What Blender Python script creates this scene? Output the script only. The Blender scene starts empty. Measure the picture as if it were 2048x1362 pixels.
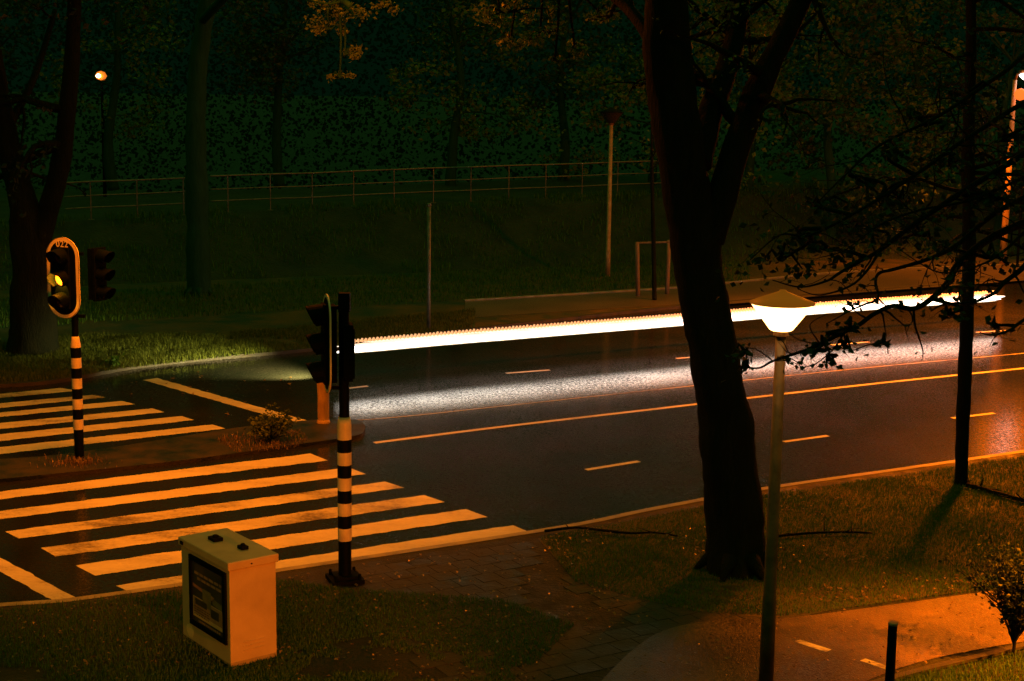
import bpy, math, random
from mathutils import Vector, Matrix, noise
random.seed(7)
R = math.radians
scene = bpy.context.scene
col = scene.collection

# ------------------------------------------------------------------ camera
F_PX, PITCH, ROLL, CAMH = 3000.0, R(9.3), R(0.8), 6.0
_r = Vector((1, 0, 0)); _f = Vector((0, math.cos(PITCH), -math.sin(PITCH))); _u = Vector((0, math.sin(PITCH), math.cos(PITCH)))
CR = _r * math.cos(ROLL) + _u * math.sin(ROLL)
CU = _u * math.cos(ROLL) - _r * math.sin(ROLL)
CAM = Vector((0, 0, CAMH))
cd = bpy.data.cameras.new('camera'); cam = bpy.data.objects.new('camera', cd); col.objects.link(cam)
m = Matrix((CR, CU, -_f)).transposed().to_4x4(); m.translation = CAM
cam.matrix_world = m
cd.sensor_width = 36; cd.lens = F_PX / 2048 * 36; cd.clip_end = 3000; cd.clip_start = 0.1
scene.camera = cam

def ray(x, y): return (x - 1024) * CR - (y - 681) * CU + F_PX * _f
def at(x, y, z=0.0):
    d = ray(x, y); return CAM + d * ((z - CAMH) / d.z)
def atd(x, y, Y):
    d = ray(x, y); return CAM + d * (Y / d.y)

# ------------------------------------------------------------------ object helpers
def tag(o, label=None, cat=None, group=None, kind=None):
    if label: o['label'] = label
    if cat: o['category'] = cat
    if group: o['group'] = group
    if kind: o['kind'] = kind
    return o
def empty(name, loc, label, cat, group=None):
    o = bpy.data.objects.new(name, None); col.objects.link(o); o.location = loc
    o.empty_display_size = 0.2
    return tag(o, label, cat, group)

class MB:
    def __init__(s): s.v = []; s.f = []; s.mi = []; s.cur = 0
    def quad(s, a, b, c, d): s.poly([a, b, c, d])
    def poly(s, pts):
        n = len(s.v); s.v += [Vector(p) for p in pts]; s.f.append(tuple(range(n, n + len(pts)))); s.mi.append(s.cur)
    def box(s, c, size, rz=0.0, M=None):
        c = Vector(c); h = Vector(size) / 2; rot = M if M else Matrix.Rotation(rz, 3, 'Z')
        P = [c + rot @ Vector((sx * h.x, sy * h.y, sz * h.z)) for sz in (-1, 1) for sy in (-1, 1) for sx in (-1, 1)]
        n = len(s.v); s.v += P
        for q in ((0, 2, 3, 1), (4, 5, 7, 6), (0, 1, 5, 4), (2, 6, 7, 3), (0, 4, 6, 2), (1, 3, 7, 5)):
            s.f.append(tuple(n + i for i in q)); s.mi.append(s.cur)
    def tube(s, pts, rad, seg=8, caps=True, wob=0.0, seed=0):
        pts = [Vector(p) for p in pts]
        if not hasattr(rad, '__len__'): rad = [rad] * len(pts)
        n0 = len(s.v); up = Vector((0.123, 0.311, 0.9)); prev = None
        for i, p in enumerate(pts):
            t = (pts[min(i + 1, len(pts) - 1)] - pts[max(i - 1, 0)])
            t = t.normalized() if t.length > 1e-9 else Vector((0, 0, 1))
            if prev is None:
                a = t.cross(Vector((1, 0, 0)) if abs(t.x) < 0.8 else up).normalized()
            else:
                a = (prev - t * prev.dot(t)).normalized()
            prev = a; b = t.cross(a)
            for k in range(seg):
                an = 2 * math.pi * k / seg
                d = a * math.cos(an) + b * math.sin(an)
                rr = rad[i]
                if wob:
                    q = p + d * rad[i]
                    rr *= 1 + wob * noise.noise(q * 1.7 + Vector((seed, 0, 0))) + wob * 0.5 * noise.noise(q * 6 + Vector((0, seed, 0)))
                s.v.append(p + d * rr)
        for i in range(len(pts) - 1):
            for k in range(seg):
                k2 = (k + 1) % seg
                s.f.append((n0 + i * seg + k, n0 + i * seg + k2, n0 + (i + 1) * seg + k2, n0 + (i + 1) * seg + k)); s.mi.append(s.cur)
        if caps:
            s.f.append(tuple(n0 + k for k in reversed(range(seg)))); s.mi.append(s.cur)
            e = n0 + (len(pts) - 1) * seg
            s.f.append(tuple(e + k for k in range(seg))); s.mi.append(s.cur)
    def lathe(s, prof, c=(0, 0, 0), seg=24, M=None):
        c = Vector(c); n0 = len(s.v)
        for (r, z) in prof:
            for k in range(seg):
                an = 2 * math.pi * k / seg
                q = Vector((r * math.cos(an), r * math.sin(an), z))
                s.v.append(c + (M @ q if M else q))
        for i in range(len(prof) - 1):
            for k in range(seg):
                k2 = (k + 1) % seg
                s.f.append((n0 + i * seg + k, n0 + i * seg + k2, n0 + (i + 1) * seg + k2, n0 + (i + 1) * seg + k)); s.mi.append(s.cur)
    def build(s, name, mats, parent=None, smooth=False, loc=None):
        me = bpy.data.meshes.new(name)
        off = Vector(loc) if loc is not None else Vector((0, 0, 0))
        if parent is not None:
            w = Vector(parent.location); q = parent.parent
            while q is not None: w += q.location; q = q.parent
            off = w
        me.from_pydata([v - off for v in s.v], [], s.f)
        if not isinstance(mats, (list, tuple)): mats = [mats]
        for mm in mats: me.materials.append(mm)
        if len(mats) > 1: me.polygons.foreach_set('material_index', s.mi)
        if smooth: me.polygons.foreach_set('use_smooth', [True] * len(me.polygons))
        me.update()
        o = bpy.data.objects.new(name, me); col.objects.link(o)
        if parent is not None: o.parent = parent
        elif loc is not None: o.location = off
        return o

# ------------------------------------------------------------------ materials
def newmat(name):
    mt = bpy.data.materials.new(name); mt.use_nodes = True
    nt = mt.node_tree; return mt, nt, nt.nodes['Principled BSDF']
def N(nt, typ, **kw):
    n = nt.nodes.new(typ)
    for k, v in kw.items():
        if k in n.inputs: n.inputs[k].default_value = v
        else: setattr(n, k, v)
    return n
def ramp(nt, fac, stops):
    r = nt.nodes.new('ShaderNodeValToRGB'); e = r.color_ramp.elements
    while len(e) < len(stops): e.new(0.5)
    for i, (p, c) in enumerate(stops):
        e[i].position = p; e[i].color = (c[0], c[1], c[2], 1) if hasattr(c, '__len__') else (c, c, c, 1)
    nt.links.new(fac, r.inputs['Fac']); return r.outputs['Color']
def surf(name, c1, c2, scale=3.0, rough=(0.6, 0.9), bump=0.3, bscale=30.0, detail=8, metallic=0.0, bdist=0.02, stretch=None, spec=0.5, lo=0.35, hi=0.65):
    mt, nt, b = newmat(name)
    tc = N(nt, 'ShaderNodeTexCoord'); mp = N(nt, 'ShaderNodeMapping'); nt.links.new(tc.outputs['Object'], mp.inputs['Vector'])
    if stretch: mp.inputs['Scale'].default_value = stretch
    n1 = N(nt, 'ShaderNodeTexNoise', Scale=scale, Detail=detail, Roughness=0.62); nt.links.new(mp.outputs[0], n1.inputs['Vector'])
    nt.links.new(ramp(nt, n1.outputs['Fac'], [(lo, c1), (hi, c2)]), b.inputs['Base Color'])
    nt.links.new(ramp(nt, n1.outputs['Fac'], [(0.3, rough[0]), (0.7, rough[1])]), b.inputs['Roughness'])
    n2 = N(nt, 'ShaderNodeTexNoise', Scale=bscale, Detail=6, Roughness=0.6); nt.links.new(mp.outputs[0], n2.inputs['Vector'])
    bp = N(nt, 'ShaderNodeBump', Strength=bump, Distance=bdist); nt.links.new(n2.outputs['Fac'], bp.inputs['Height'])
    nt.links.new(bp.outputs[0], b.inputs['Normal'])
    b.inputs['Metallic'].default_value = metallic; b.inputs['Specular IOR Level'].default_value = spec
    return mt
def emis(name, c, s):
    mt, nt, b = newmat(name)
    b.inputs['Base Color'].default_value = (*c, 1); b.inputs['Emission Color'].default_value = (*c, 1); b.inputs['Emission Strength'].default_value = s
    b.inputs['Roughness'].default_value = 0.5
    return mt

def wet_asphalt(name, c1, c2, r0, r1, bump=0.6, coat=False, lo=.35, hi=.65):  # wet tarmac
    mt, nt, b = newmat(name)
    tc = N(nt, 'ShaderNodeTexCoord')
    big = N(nt, 'ShaderNodeTexNoise', Scale=0.5, Detail=6, Roughness=0.6); nt.links.new(tc.outputs['Object'], big.inputs['Vector'])
    fine = N(nt, 'ShaderNodeTexNoise', Scale=26.0, Detail=4, Roughness=0.75); nt.links.new(tc.outputs['Object'], fine.inputs['Vector'])
    vor = N(nt, 'ShaderNodeTexVoronoi', Scale=55.0); nt.links.new(tc.outputs['Object'], vor.inputs['Vector'])
    mx = N(nt, 'ShaderNodeMix', data_type='FLOAT'); mx.inputs[0].default_value = 0.5
    nt.links.new(big.outputs['Fac'], mx.inputs[2]); nt.links.new(fine.outputs['Fac'], mx.inputs[3])
    nt.links.new(ramp(nt, mx.outputs[0], [(lo, c1), (hi, c2)]), b.inputs['Base Color'])
    nt.links.new(ramp(nt, fine.outputs['Fac'], [(0.49, r0), (0.59, r1)]), b.inputs['Roughness'])
    add = N(nt, 'ShaderNodeMath', operation='ADD'); nt.links.new(fine.outputs['Fac'], add.inputs[0]); nt.links.new(vor.outputs['Distance'], add.inputs[1])
    bp = N(nt, 'ShaderNodeBump', Strength=bump, Distance=0.004); nt.links.new(add.outputs[0], bp.inputs['Height'])
    nt.links.new(bp.outputs[0], b.inputs['Normal'])
    b.inputs['IOR'].default_value = 1.45
    if coat:
        b.inputs['Coat IOR'].default_value = 1.32; b.inputs['Specular IOR Level'].default_value = 0.02
        med = N(nt, 'ShaderNodeTexNoise', Scale=15, Detail=4, Roughness=0.75); nt.links.new(tc.outputs['Object'], med.inputs['Vector'])
        mm = N(nt, 'ShaderNodeMix', data_type='FLOAT'); mm.inputs[0].default_value = 0.25
        nt.links.new(med.outputs['Fac'], mm.inputs[2]); nt.links.new(big.outputs['Fac'], mm.inputs[3])
        nt.links.new(ramp(nt, mm.outputs[0], [(0.46, 1.0), (0.56, 0.25)]), b.inputs['Coat Weight'])
        nt.links.new(ramp(nt, mm.outputs[0], [(0.44, 0.045), (0.56, 0.10)]), b.inputs['Coat Roughness'])
        bp2 = N(nt, 'ShaderNodeBump', Strength=0.10, Distance=0.004); nt.links.new(add.outputs[0], bp2.inputs['Height']); nt.links.new(bp2.outputs[0], b.inputs['Coat Normal'])
    return mt
M = {}
M['asphalt'] = wet_asphalt('wet asphalt', (0.006, 0.009, 0.006), (0.020, 0.020, 0.014), 0.34, 0.62, 0.5, True)
M['asphalt_red'] = wet_asphalt('dappled cycle path asphalt', (0.008, 0.007, 0.005), (0.15, 0.095, 0.055), 0.3, 0.6, 1.0, lo=.43, hi=.58)  # dappled leaf shade put into the mottled colour
# worn road paint: scuffed patches show the asphalt
def paint_mat(name, c, wear):
    mt, nt, b = newmat(name)
    tc = N(nt, 'ShaderNodeTexCoord'); mp = N(nt, 'ShaderNodeMapping', Scale=(0.6, 1.3, 1.0)); nt.links.new(tc.outputs['Object'], mp.inputs['Vector'])
    n1 = N(nt, 'ShaderNodeTexNoise', Scale=1.1, Detail=9, Roughness=0.72); nt.links.new(mp.outputs[0], n1.inputs['Vector'])
    n2 = N(nt, 'ShaderNodeTexNoise', Scale=26, Detail=4, Roughness=0.7); nt.links.new(mp.outputs[0], n2.inputs['Vector'])
    mx = N(nt, 'ShaderNodeMix', data_type='FLOAT'); mx.inputs[0].default_value = 0.35
    nt.links.new(n1.outputs['Fac'], mx.inputs[2]); nt.links.new(n2.outputs['Fac'], mx.inputs[3])
    nt.links.new(ramp(nt, mx.outputs[0], [(wear - 0.10, (0.10, 0.085, 0.07)), (wear, tuple(0.72 * k for k in c)), (0.62, c)]), b.inputs['Base Color'])
    nt.links.new(ramp(nt, n2.outputs['Fac'], [(0.35, 0.35), (0.65, 0.65)]), b.inputs['Roughness'])
    bp = N(nt, 'ShaderNodeBump', Strength=0.25, Distance=0.003); nt.links.new(n2.outputs['Fac'], bp.inputs['Height']); nt.links.new(bp.outputs[0], b.inputs['Normal'])
    return mt
M['path_pale'] = wet_asphalt('pale wet path', (.05, .045, .03), (.16, .13, .09), .3, .6, .5)
M['paint'] = paint_mat('worn road paint', (0.70, 0.70, 0.60), 0.45)
M['paint2'] = paint_mat('scuffed road paint', (0.66, 0.66, 0.56), 0.50)
M['kerb'] = surf('concrete kerb', (0.20, 0.19, 0.16), (0.38, 0.36, 0.32), 4, (0.35, 0.8), 0.5, 40)
M['kerb_dark'] = surf('dimmed kerb', (0.012, 0.014, 0.010), (0.05, 0.045, 0.03), 4, (0.4, 0.8), 0.6, 40)  # darker kerb copy, low light put into the colour
M['soil'] = surf('dark leafy soil', (0.003, 0.007, 0.003), (0.016, 0.018, 0.007), 2.2, (0.45, 0.95), 1.0, 22, bdist=0.04)
M['grass_base'] = surf('turf', (0.008, 0.034, 0.006), (0.13, 0.085, 0.02), 0.9, (0.55, 0.95), 1.0, 26, bdist=0.05)
M['slope'] = surf('overgrown slope', (0.015, 0.03, 0.012), (0.05, 0.07, 0.03), 0.8, (0.8, 1.0), 1.0, 9, bdist=0.15)
M['paving'] = surf('mossy paving slabs', (0.006, 0.009, 0.006), (0.030, 0.025, 0.016), 1.5, (0.3, 0.8), 0.8, 20, bdist=0.02)
M['bark'] = surf('tree bark', (0.004, 0.009, 0.004), (0.015, 0.019, 0.009), 6, (0.7, 1.0), 1.0, 18, stretch=(1.6, 1.6, 0.35), bdist=0.05, spec=.12)
M['bark_dark'] = surf('dark wet bark', (0.004, 0.008, 0.004), (0.012, 0.014, 0.007), 6, (0.6, 0.95), 1.0, 18, stretch=(1.6, 1.6, 0.35), bdist=0.04, spec=.12)
def leafmat(name, c1, c2, rough=0.5, tr=0.25):
    mt, nt, b = newmat(name)
    g = N(nt, 'ShaderNodeNewGeometry')
    nt.links.new(ramp(nt, g.outputs['Random Per Island'], [(0.0, c1), (1.0, c2)]), b.inputs['Base Color'])
    b.inputs['Roughness'].default_value = rough
    t = N(nt, 'ShaderNodeBsdfTranslucent'); nt.links.new(ramp(nt, g.outputs['Random Per Island'], [(0.0, c1), (1.0, c2)]), t.inputs['Color'])
    mx = N(nt, 'ShaderNodeMixShader', Fac=tr); nt.links.new(b.outputs[0], mx.inputs[1]); nt.links.new(t.outputs[0], mx.inputs[2])
    nt.links.new(mx.outputs[0], nt.nodes['Material Output'].inputs['Surface'])
    return mt
M['bark_lifted'] = surf('bark with green night tone', (0.014, 0.065, 0.04), (0.026, 0.095, 0.055), 6, (0.7, 1.0), 0.6, 18, stretch=(1.6, 1.6, .35), bdist=.04, spec=.1)  # green of the night put into the bark so trunks fade back
M['leaf'] = leafmat('green leaves', (0.03, 0.07, 0.03), (0.08, 0.14, 0.06), 0.5)
M['leaf_olive'] = leafmat('olive leaves', (0.05, 0.10, 0.012), (0.20, 0.30, 0.04), 0.6)
M['leaf_dark'] = leafmat('dark leaves', (0.010, 0.025, 0.012), (0.03, 0.05, 0.02), 0.6)
M['grass'] = leafmat('grass blades', (0.022, 0.085, 0.006), (0.095, 0.23, 0.016), 0.8, 0.35)
M['grass_lit'] = leafmat('headlit grass blades', (0.03, 0.06, 0.005), (0.14, 0.19, 0.014), 0.8, 0.35)  # yellower grass copy, headlight tint put into the blades
M['litter'] = leafmat('fallen leaves', (0.05, 0.03, 0.01), (0.32, 0.22, 0.08), 0.28, 0.1)
M['black_metal'] = surf('black painted metal', (0.001, 0.004, 0.003), (0.003, 0.006, 0.005), 9, (0.5, 0.7), 0.15, 60, spec=.05)
M['black_plastic'] = surf('black signal housing', (0.001, 0.004, 0.003), (0.003, 0.006, 0.005), 9, (0.6, 0.8), 0.1, 60, spec=.04)
M['white_enamel'] = surf('white enamel bands', (0.55, 0.54, 0.48), (0.76, 0.75, 0.70), 5, (0.3, 0.6), 0.15, 40)
M['white_strip'] = surf('white reflective strip', (0.75, 0.74, 0.68), (0.82, 0.81, 0.76), 5, (0.4, 0.6), 0.05, 40)
M['cab'] = surf('cream cabinet paint', (0.40, 0.36, 0.29), (0.50, 0.46, 0.38), 2.2, (0.35, 0.55), 0.10, 60)
M['stain'] = surf('scuffed bare patch', (0.55, 0.5, 0.4), (0.7, 0.64, 0.5), 6, (0.5, 0.8), 0.2, 60)
M['galv'] = surf('weathered galvanised steel', (0.12, 0.12, 0.10), (0.28, 0.27, 0.23), 6, (0.3, 0.6), 0.25, 50, metallic=0.5)
M['post_paint'] = surf('painted lamp post', (0.09, 0.045, 0.018), (0.24, 0.12, 0.045), 5, (0.35, 0.65), 0.25, 60)
M['cap'] = surf('lamp canopy metal', (0.22, 0.13, 0.05), (0.36, 0.22, 0.09), 5, (0.3, 0.5), 0.1, 60)
M['canopy_glow'] = emis('canopy with painted glow', (.9, .24, .01), .17); M['canopy_glow'].node_tree.nodes['Principled BSDF'].inputs['Base Color'].default_value = (.30, .10, .02, 1)  # faint emission put into the canopy to imitate lamp light through it
M['post_far'] = surf('post paint with lamp light', (0.35, .24, .12), (.6, .42, .24), 5, (.35, .65), .25, 60)  # brighter orange copy of the post paint, lamp light put into its colour
M['bollard_yellow'] = surf('yellow bollard plastic', (0.30, 0.20, 0.05), (0.5, 0.34, 0.08), 4, (0.35, 0.7), 0.2, 40)
M['wood'] = surf('rough timber stake', (0.16, 0.11, 0.07), (0.34, 0.24, 0.15), 6, (0.7, 0.95), 0.6, 40, stretch=(2, 2, 0.4))
M['lens'] = surf('dark signal lens', (0.03, 0.02, 0.02), (0.05, 0.04, 0.03), 20, (0.05, 0.12), 0.1, 50, spec=0.9)
M['glow_lamp'] = emis('lit sodium globe', (1.0, 0.50, 0.14), 9.0)
M['glow_far'] = emis('distant sodium lamp', (1.0, 0.70, 0.35), 30.0)
M['glow_white'] = emis('bright lamp glass', (1.0, 0.95, 0.85), 5.0)
M['glow_red'] = emis('red orange lamp', (1.0, 0.16, 0.02), 1.4)
M['amber'] = emis('lit amber lens', (1.0, 0.26, 0.015), 1.9)
M['trail'] = emis('headlight streak', (1.0, 0.94, 0.82), 4.4)
M['trail_soft'] = emis('headlight pulse', (1.0, 0.62, 0.30), .75)
M['poster_dark'] = surf('poster dark print', (0.02, 0.025, 0.02), (0.05, 0.05, 0.04), 6, (0.3, 0.5), 0.02, 40)
M['poster_tan'] = surf('poster tan print', (0.22, 0.15, 0.09), (0.34, 0.24, 0.15), 12, (0.3, 0.5), 0.02, 40)
M['poster_red'] = surf('poster red print', (0.30, 0.12, 0.07), (0.42, 0.2, 0.12), 12, (0.3, 0.5), 0.02, 40)
M['poster_green'] = surf('poster green print', (0.10, 0.12, 0.05), (0.18, 0.18, 0.08), 12, (0.3, 0.5), 0.02, 40)
M['poster_light'] = surf('poster pale print', (0.45, 0.36, 0.26), (0.55, 0.45, 0.33), 12, (0.3, 0.5), 0.02, 40)

# ------------------------------------------------------------------ the setting
def struct(o, name=None): return tag(o, kind='structure')
def smooth_line(pts, n=10):
    out = []
    for i in range(len(pts) - 1):
        p0 = pts[max(i - 1, 0)]; p1 = pts[i]; p2 = pts[i + 1]; p3 = pts[min(i + 2, len(pts) - 1)]
        for k in range(n):
            t = k / n
            out.append(0.5 * ((2 * p1) + (p2 - p0) * t + (2 * p0 - 5 * p1 + 4 * p2 - p3) * t * t + (3 * p1 - p0 - 3 * p2 + p3) * t ** 3))
    out.append(pts[-1].copy()); return out
def pxl(pts, z=0.0, n=8): return smooth_line([at(x, y, z) for x, y in pts], n)
def strip(name, A, B, z, mat, parent=None):           # surface between two polylines of equal length
    b = MB(); L = min(len(A), len(B))
    for i in range(L - 1):
        b.quad((A[i].x, A[i].y, z), (A[i + 1].x, A[i + 1].y, z), (B[i + 1].x, B[i + 1].y, z), (B[i].x, B[i].y, z))
    return b.build(name, mat, parent)
def resample(P, n):
    d = [0.0]
    for i in range(1, len(P)): d.append(d[-1] + (P[i] - P[i - 1]).length)
    out = []; j = 0
    for k in range(n):
        t = d[-1] * k / (n - 1)
        while j < len(P) - 2 and d[j + 1] < t: j += 1
        w = (t - d[j]) / max(d[j + 1] - d[j], 1e-9); out.append(P[j].lerp(P[j + 1], min(max(w, 0), 1)))
    return out
def offset(P, w):
    out = []
    for i, p in enumerate(P):
        t = (P[min(i + 1, len(P) - 1)] - P[max(i - 1, 0)]); nrm = Vector((-t.y, t.x, 0)).normalized()
        out.append(p + nrm * w)
    return out

# ground to the horizon
b = MB(); b.quad((-1500, -200, -0.06), (1500, -200, -0.06), (1500, 2500, -0.06), (-1500, 2500, -0.06))
struct(b.build('ground', M['soil']))

ROADZ = 0.0
near_kerb = pxl([(-700, 1262), (0, 1218), (270, 1190), (1068, 1070), (1300, 1025), (1530, 983), (1800, 944), (2048, 908), (2500, 842)])
far_kerb = pxl([(-500, 800), (0, 776), (130, 764), (240, 743), (350, 728), (500, 714), (640, 701), (860, 673), (1100, 645), (1350, 618), (1700, 588), (2048, 563), (2500, 532)])
nk = resample(near_kerb, 120); fk = resample(far_kerb, 120)
b = MB()
for i in range(119):
    p, q, r_, s_ = nk[i], nk[i + 1], fk[i + 1], fk[i]
    b.quad(p, q, r_, s_)
road = struct(b.build('road', M['asphalt']))

# near verge: kerb step, soil, grass
VZ = 0.07
b = MB()
A = near_kerb; K = offset(near_kerb, -0.13)
for i in range(len(A) - 1):
    a0, a1, k0, k1 = A[i], A[i + 1], K[i], K[i + 1]
    up = Vector((0, 0, 0.075))
    b.quad(a0 + up, a1 + up, k1 + up, k0 + up)
    b.quad(a1, a1 + up, a0 + up, a0)
struct(b.build('kerb', M['kerb']))
b = MB()
Kr = resample(K, 60)
for i in range(59):
    b.quad(Vector((Kr[i].x, Kr[i].y, VZ)), Vector((Kr[i + 1].x, Kr[i + 1].y, VZ)), Vector((-60 + 160 * (i + 1) / 59, -40, VZ)), Vector((-60 + 160 * i / 59, -40, VZ)))
verge = struct(b.build('verge', M['soil']))

# the grass part of the near verge (right of the tree) and the paving in front of the crossing
gl = pxl([(1075, 1075), (1300, 1032), (1530, 990), (1800, 951), (2048, 915), (2500, 850)], VZ)
gb = pxl([(1150, 1160), (1350, 1215), (1560, 1235), (1700, 1215), (1960, 1180), (2500, 1115)], VZ)
A_, B_ = resample(gl, 50), resample(gb, 50)
for p in A_: p.y -= 0.06
struct(strip('turf', A_, B_, VZ + 0.006, M['grass_base']))
pa = pxl([(560, 1150), (800, 1114), (1060, 1078)], VZ); pb = pxl([(560, 1362), (850, 1362), (1200, 1300)], VZ)
b = MB()
# paving slabs laid on the soil: real separate-looking slabs with open joints, one sheet
o0 = at(600, 1160, VZ); ux = (at(1060, 1084, VZ) - o0).normalized(); uy = Vector((ux.y, -ux.x, 0))
for i in range(0, 15):
    for j in range(0, 14):
        c = o0 + ux * (0.305 * i + 0.15 * (j % 2) + 0.1) + uy * (0.305 * j + 0.12)
        dz = random.uniform(-0.003, 0.003)
        hs = 0.148
        if noise.noise(c * 0.7) > 0.30: continue
        z = VZ + 0.002
        P = [c + ux * (sx * hs) + uy * (sy * hs) for sx, sy in ((-1, -1), (-1, 1), (1, 1), (1, -1))]
        T = [Vector((p.x, p.y, z + dz * (1 if k % 2 else -1) + 0.004)) for k, p in enumerate(P)]
        b.poly(T)
        for k in range(4):
            k2 = (k + 1) % 4
            b.poly([Vector((P[k].x, P[k].y, VZ - 0.01)), Vector((P[k2].x, P[k2].y, VZ - 0.01)), T[k2], T[k]])
struct(b.build('pavement', M['paving']))

# cycle path bottom right
cu = pxl([(1130, 1460), (1215, 1350), (1310, 1270), (1420, 1243), (1560, 1238), (1700, 1222), (1960, 1186), (2500, 1110)], VZ)
cl = pxl([(1130, 1760), (1215, 1640), (1330, 1540), (1450, 1470), (1560, 1430), (1700, 1375), (1930, 1305), (2500, 1215)], VZ)
A_, B_ = resample(cu, 60), resample(cl, 60)
cyc = struct(strip('cycle_path', A_, B_, VZ + 0.010, M['asphalt_red']))
def mark(name, pts, z, mat, parent):
    b = MB(); b.poly([at(x, y, z) for x, y in pts]); o = b.build(name, mat, parent); return o
mark('lane_dash', [(1588, 1283), (1600, 1279), (1663, 1299), (1652, 1304)], VZ + 0.015, M['paint2'], cyc)
mark('lane_dash', [(1720, 1321), (1731, 1317), (1785, 1335), (1775, 1340)], VZ + 0.015, M['paint2'], cyc)
# small kerb on the far side of the path, bottom right corner
ck = pxl([(1640, 1400), (1730, 1370), (1850, 1337), (1975, 1308), (2048, 1290), (2300, 1250)], VZ + 0.02)
b = MB(); ck2 = offset(ck, -0.09)
for i in range(len(ck) - 1):
    b.quad(ck[i] + Vector((0, 0, .03)), ck[i + 1] + Vector((0, 0, .03)), ck2[i + 1] + Vector((0, 0, .03)), ck2[i] + Vector((0, 0, .03)))
    b.quad(ck[i], ck[i] + Vector((0, 0, .03)), ck[i + 1] + Vector((0, 0, .03)), ck[i + 1])
    b.quad(ck2[i], ck2[i + 1], ck2[i + 1] + Vector((0, 0, .03)), ck2[i] + Vector((0, 0, .03)))
struct(b.build('path_edging', M['kerb_dark']))

# zebra stripes and other paint
near = [((621, 907), (656, 921), (-100, 1010), (-122, 998)),
        ((697, 935), (732, 948), (-33, 1042), (-58, 1029)),
        ((770, 963), (808, 975), (38, 1077), (10, 1063)),
        ((848, 990), (890, 1004), (111, 1113), (82, 1096)),
        ((932, 1018), (975, 1034), (190, 1151), (151, 1131)),
        ((1025, 1050), (1068, 1068), (269, 1188), (231, 1171))]
MZ = 0.004
def ragged(pts, z, mat, name):                   # painted band with slightly uneven edges
    P = [at(x, y, z) for x, y in pts]; b = MB(); n = 70
    prevs = None
    for i in range(n + 1):
        t = i / n; a = P[0].lerp(P[3], t); c = P[1].lerp(P[2], t)
        d = (c - a).normalized(); w = 0.03
        a = a + d * w * noise.noise(a * 5.1); c = c + d * w * noise.noise(c * 5.7 + Vector((5, 0, 0)))
        if prevs: b.quad(prevs[0], prevs[1], c, a)
        prevs = (a, c)
    o = b.build(name, mat, road); return o
for i, q in enumerate(near): ragged(q, MZ, M['paint2'] if i in (2, 3) else M['paint'], 'zebra_stripe')
far = [((120, 776), (160, 781), (0, 796), (0, 787.7)), ((184, 789.6), (212, 794.5), (0, 816), (0, 806.5)),
       ((244, 801.6), (270, 808.4), (0, 833.6), (0, 825)), ((304.5, 816.7), (329, 824), (0, 858), (0, 846)),
       ((363, 832), (389, 840), (0, 881.7), (0, 868.6)), ((425, 849), (451, 857), (0, 908), (0, 894))]
for i, (a, b_, c, d) in enumerate(far):
    kx = -260
    def ext(p, q): t = (kx - p[0]) / (q[0] - p[0]); return (kx, p[1] + (q[1] - p[1]) * t)
    ragged((a, b_, ext(b_, c), ext(a, d)), MZ, M['paint2'] if i in (0, 1) else M['paint'], 'zebra_stripe')
ragged(((286, 760), (314, 756), (622, 843), (585, 845))[0:1] + ((314, 756), (622, 843), (585, 845)), MZ, M['paint'], 'stop_line')
ragged(((159, 1198), (105, 1201), (-260, 1001), (-260, 978)), MZ, M['paint'], 'stop_line')
def line(pts, w, name='road_line', mat='paint'):
    P = pxl(pts, MZ, 6); Q = offset(P, w); R_ = offset(P, 0)
    return strip(name, R_, Q, MZ, M[mat], road)
line([(745, 884), (1000, 852), (1320, 815), (1700, 771), (2048, 735), (2400, 700)], -0.13)
line([(662, 843), (800, 833), (1000, 812), (1320, 778), (1700, 738), (2048, 706), (2400, 676)], -0.05, mat='paint2')
for a, c in (((1168, 938), (1274, 921)), ((1563, 882), (1652, 870)), ((1900, 835), (1984, 825)), ((690, 776), (733, 771)), ((1010, 745.5), (1097, 739)), ((1350, 716), (1428, 710)), ((1660, 689), (1735, 683)), ((1950, 664), (2010, 660))):
    line([a, c], -0.11, 'lane_dash')
line([(1000, 640), (1200, 622), (1500, 596), (1720, 569), (1900, 555), (2048, 545)], -0.08)
line([(1720, 571), (1880, 566), (2048, 562)], -0.08)

# far side: verge, path, grass, embankment
fz = 0.07
fkk = offset(far_kerb, 0.13)
b = MB()
for i in range(len(far_kerb) - 1):
    up = Vector((0, 0, 0.08)); a0, a1 = far_kerb[i], far_kerb[i + 1]; k0, k1 = fkk[i], fkk[i + 1]
    b.quad(a0, a1, a1 + up, a0 + up); b.quad(a0 + up, a1 + up, k1 + up, k0 + up)
struct(b.build('kerb', M['kerb_dark']))
fr = resample(fkk, 90)
back = [Vector((-70 + 160 * i / 89, 90, fz)) for i in range(90)]
b = MB()
for i in range(89):
    b.quad(Vector((fr[i].x, fr[i].y, fz)), Vector((fr[i + 1].x, fr[i + 1].y, fz)), back[i + 1], back[i])
struct(b.build('far_verge', M['grass_base']))
p1 = pxl([(930, 636), (1340, 610), (1460, 608), (1700, 587), (2048, 561), (2400, 530)], fz); p2 = pxl([(930, 603), (1340, 578), (1460, 567), (1700, 545), (2048, 530), (2400, 518)], fz)
fpath = struct(strip('far_path', resample(p1, 60), resample(p2, 60), fz + 0.006, M['path_pale']))
e1 = pxl([(930, 603), (1340, 578), (1460, 567), (1700, 545), (2048, 530), (2400, 518)], fz)
b = MB(); e2 = offset(e1, 0.12)
for i in range(len(e1) - 1):
    u = Vector((0, 0, .05)); b.quad(e1[i] + u, e1[i + 1] + u, e2[i + 1] + u, e2[i] + u); b.quad(e1[i], e1[i + 1], e1[i + 1] + u, e1[i] + u)
struct(b.build('path_edging', M['kerb']))

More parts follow.
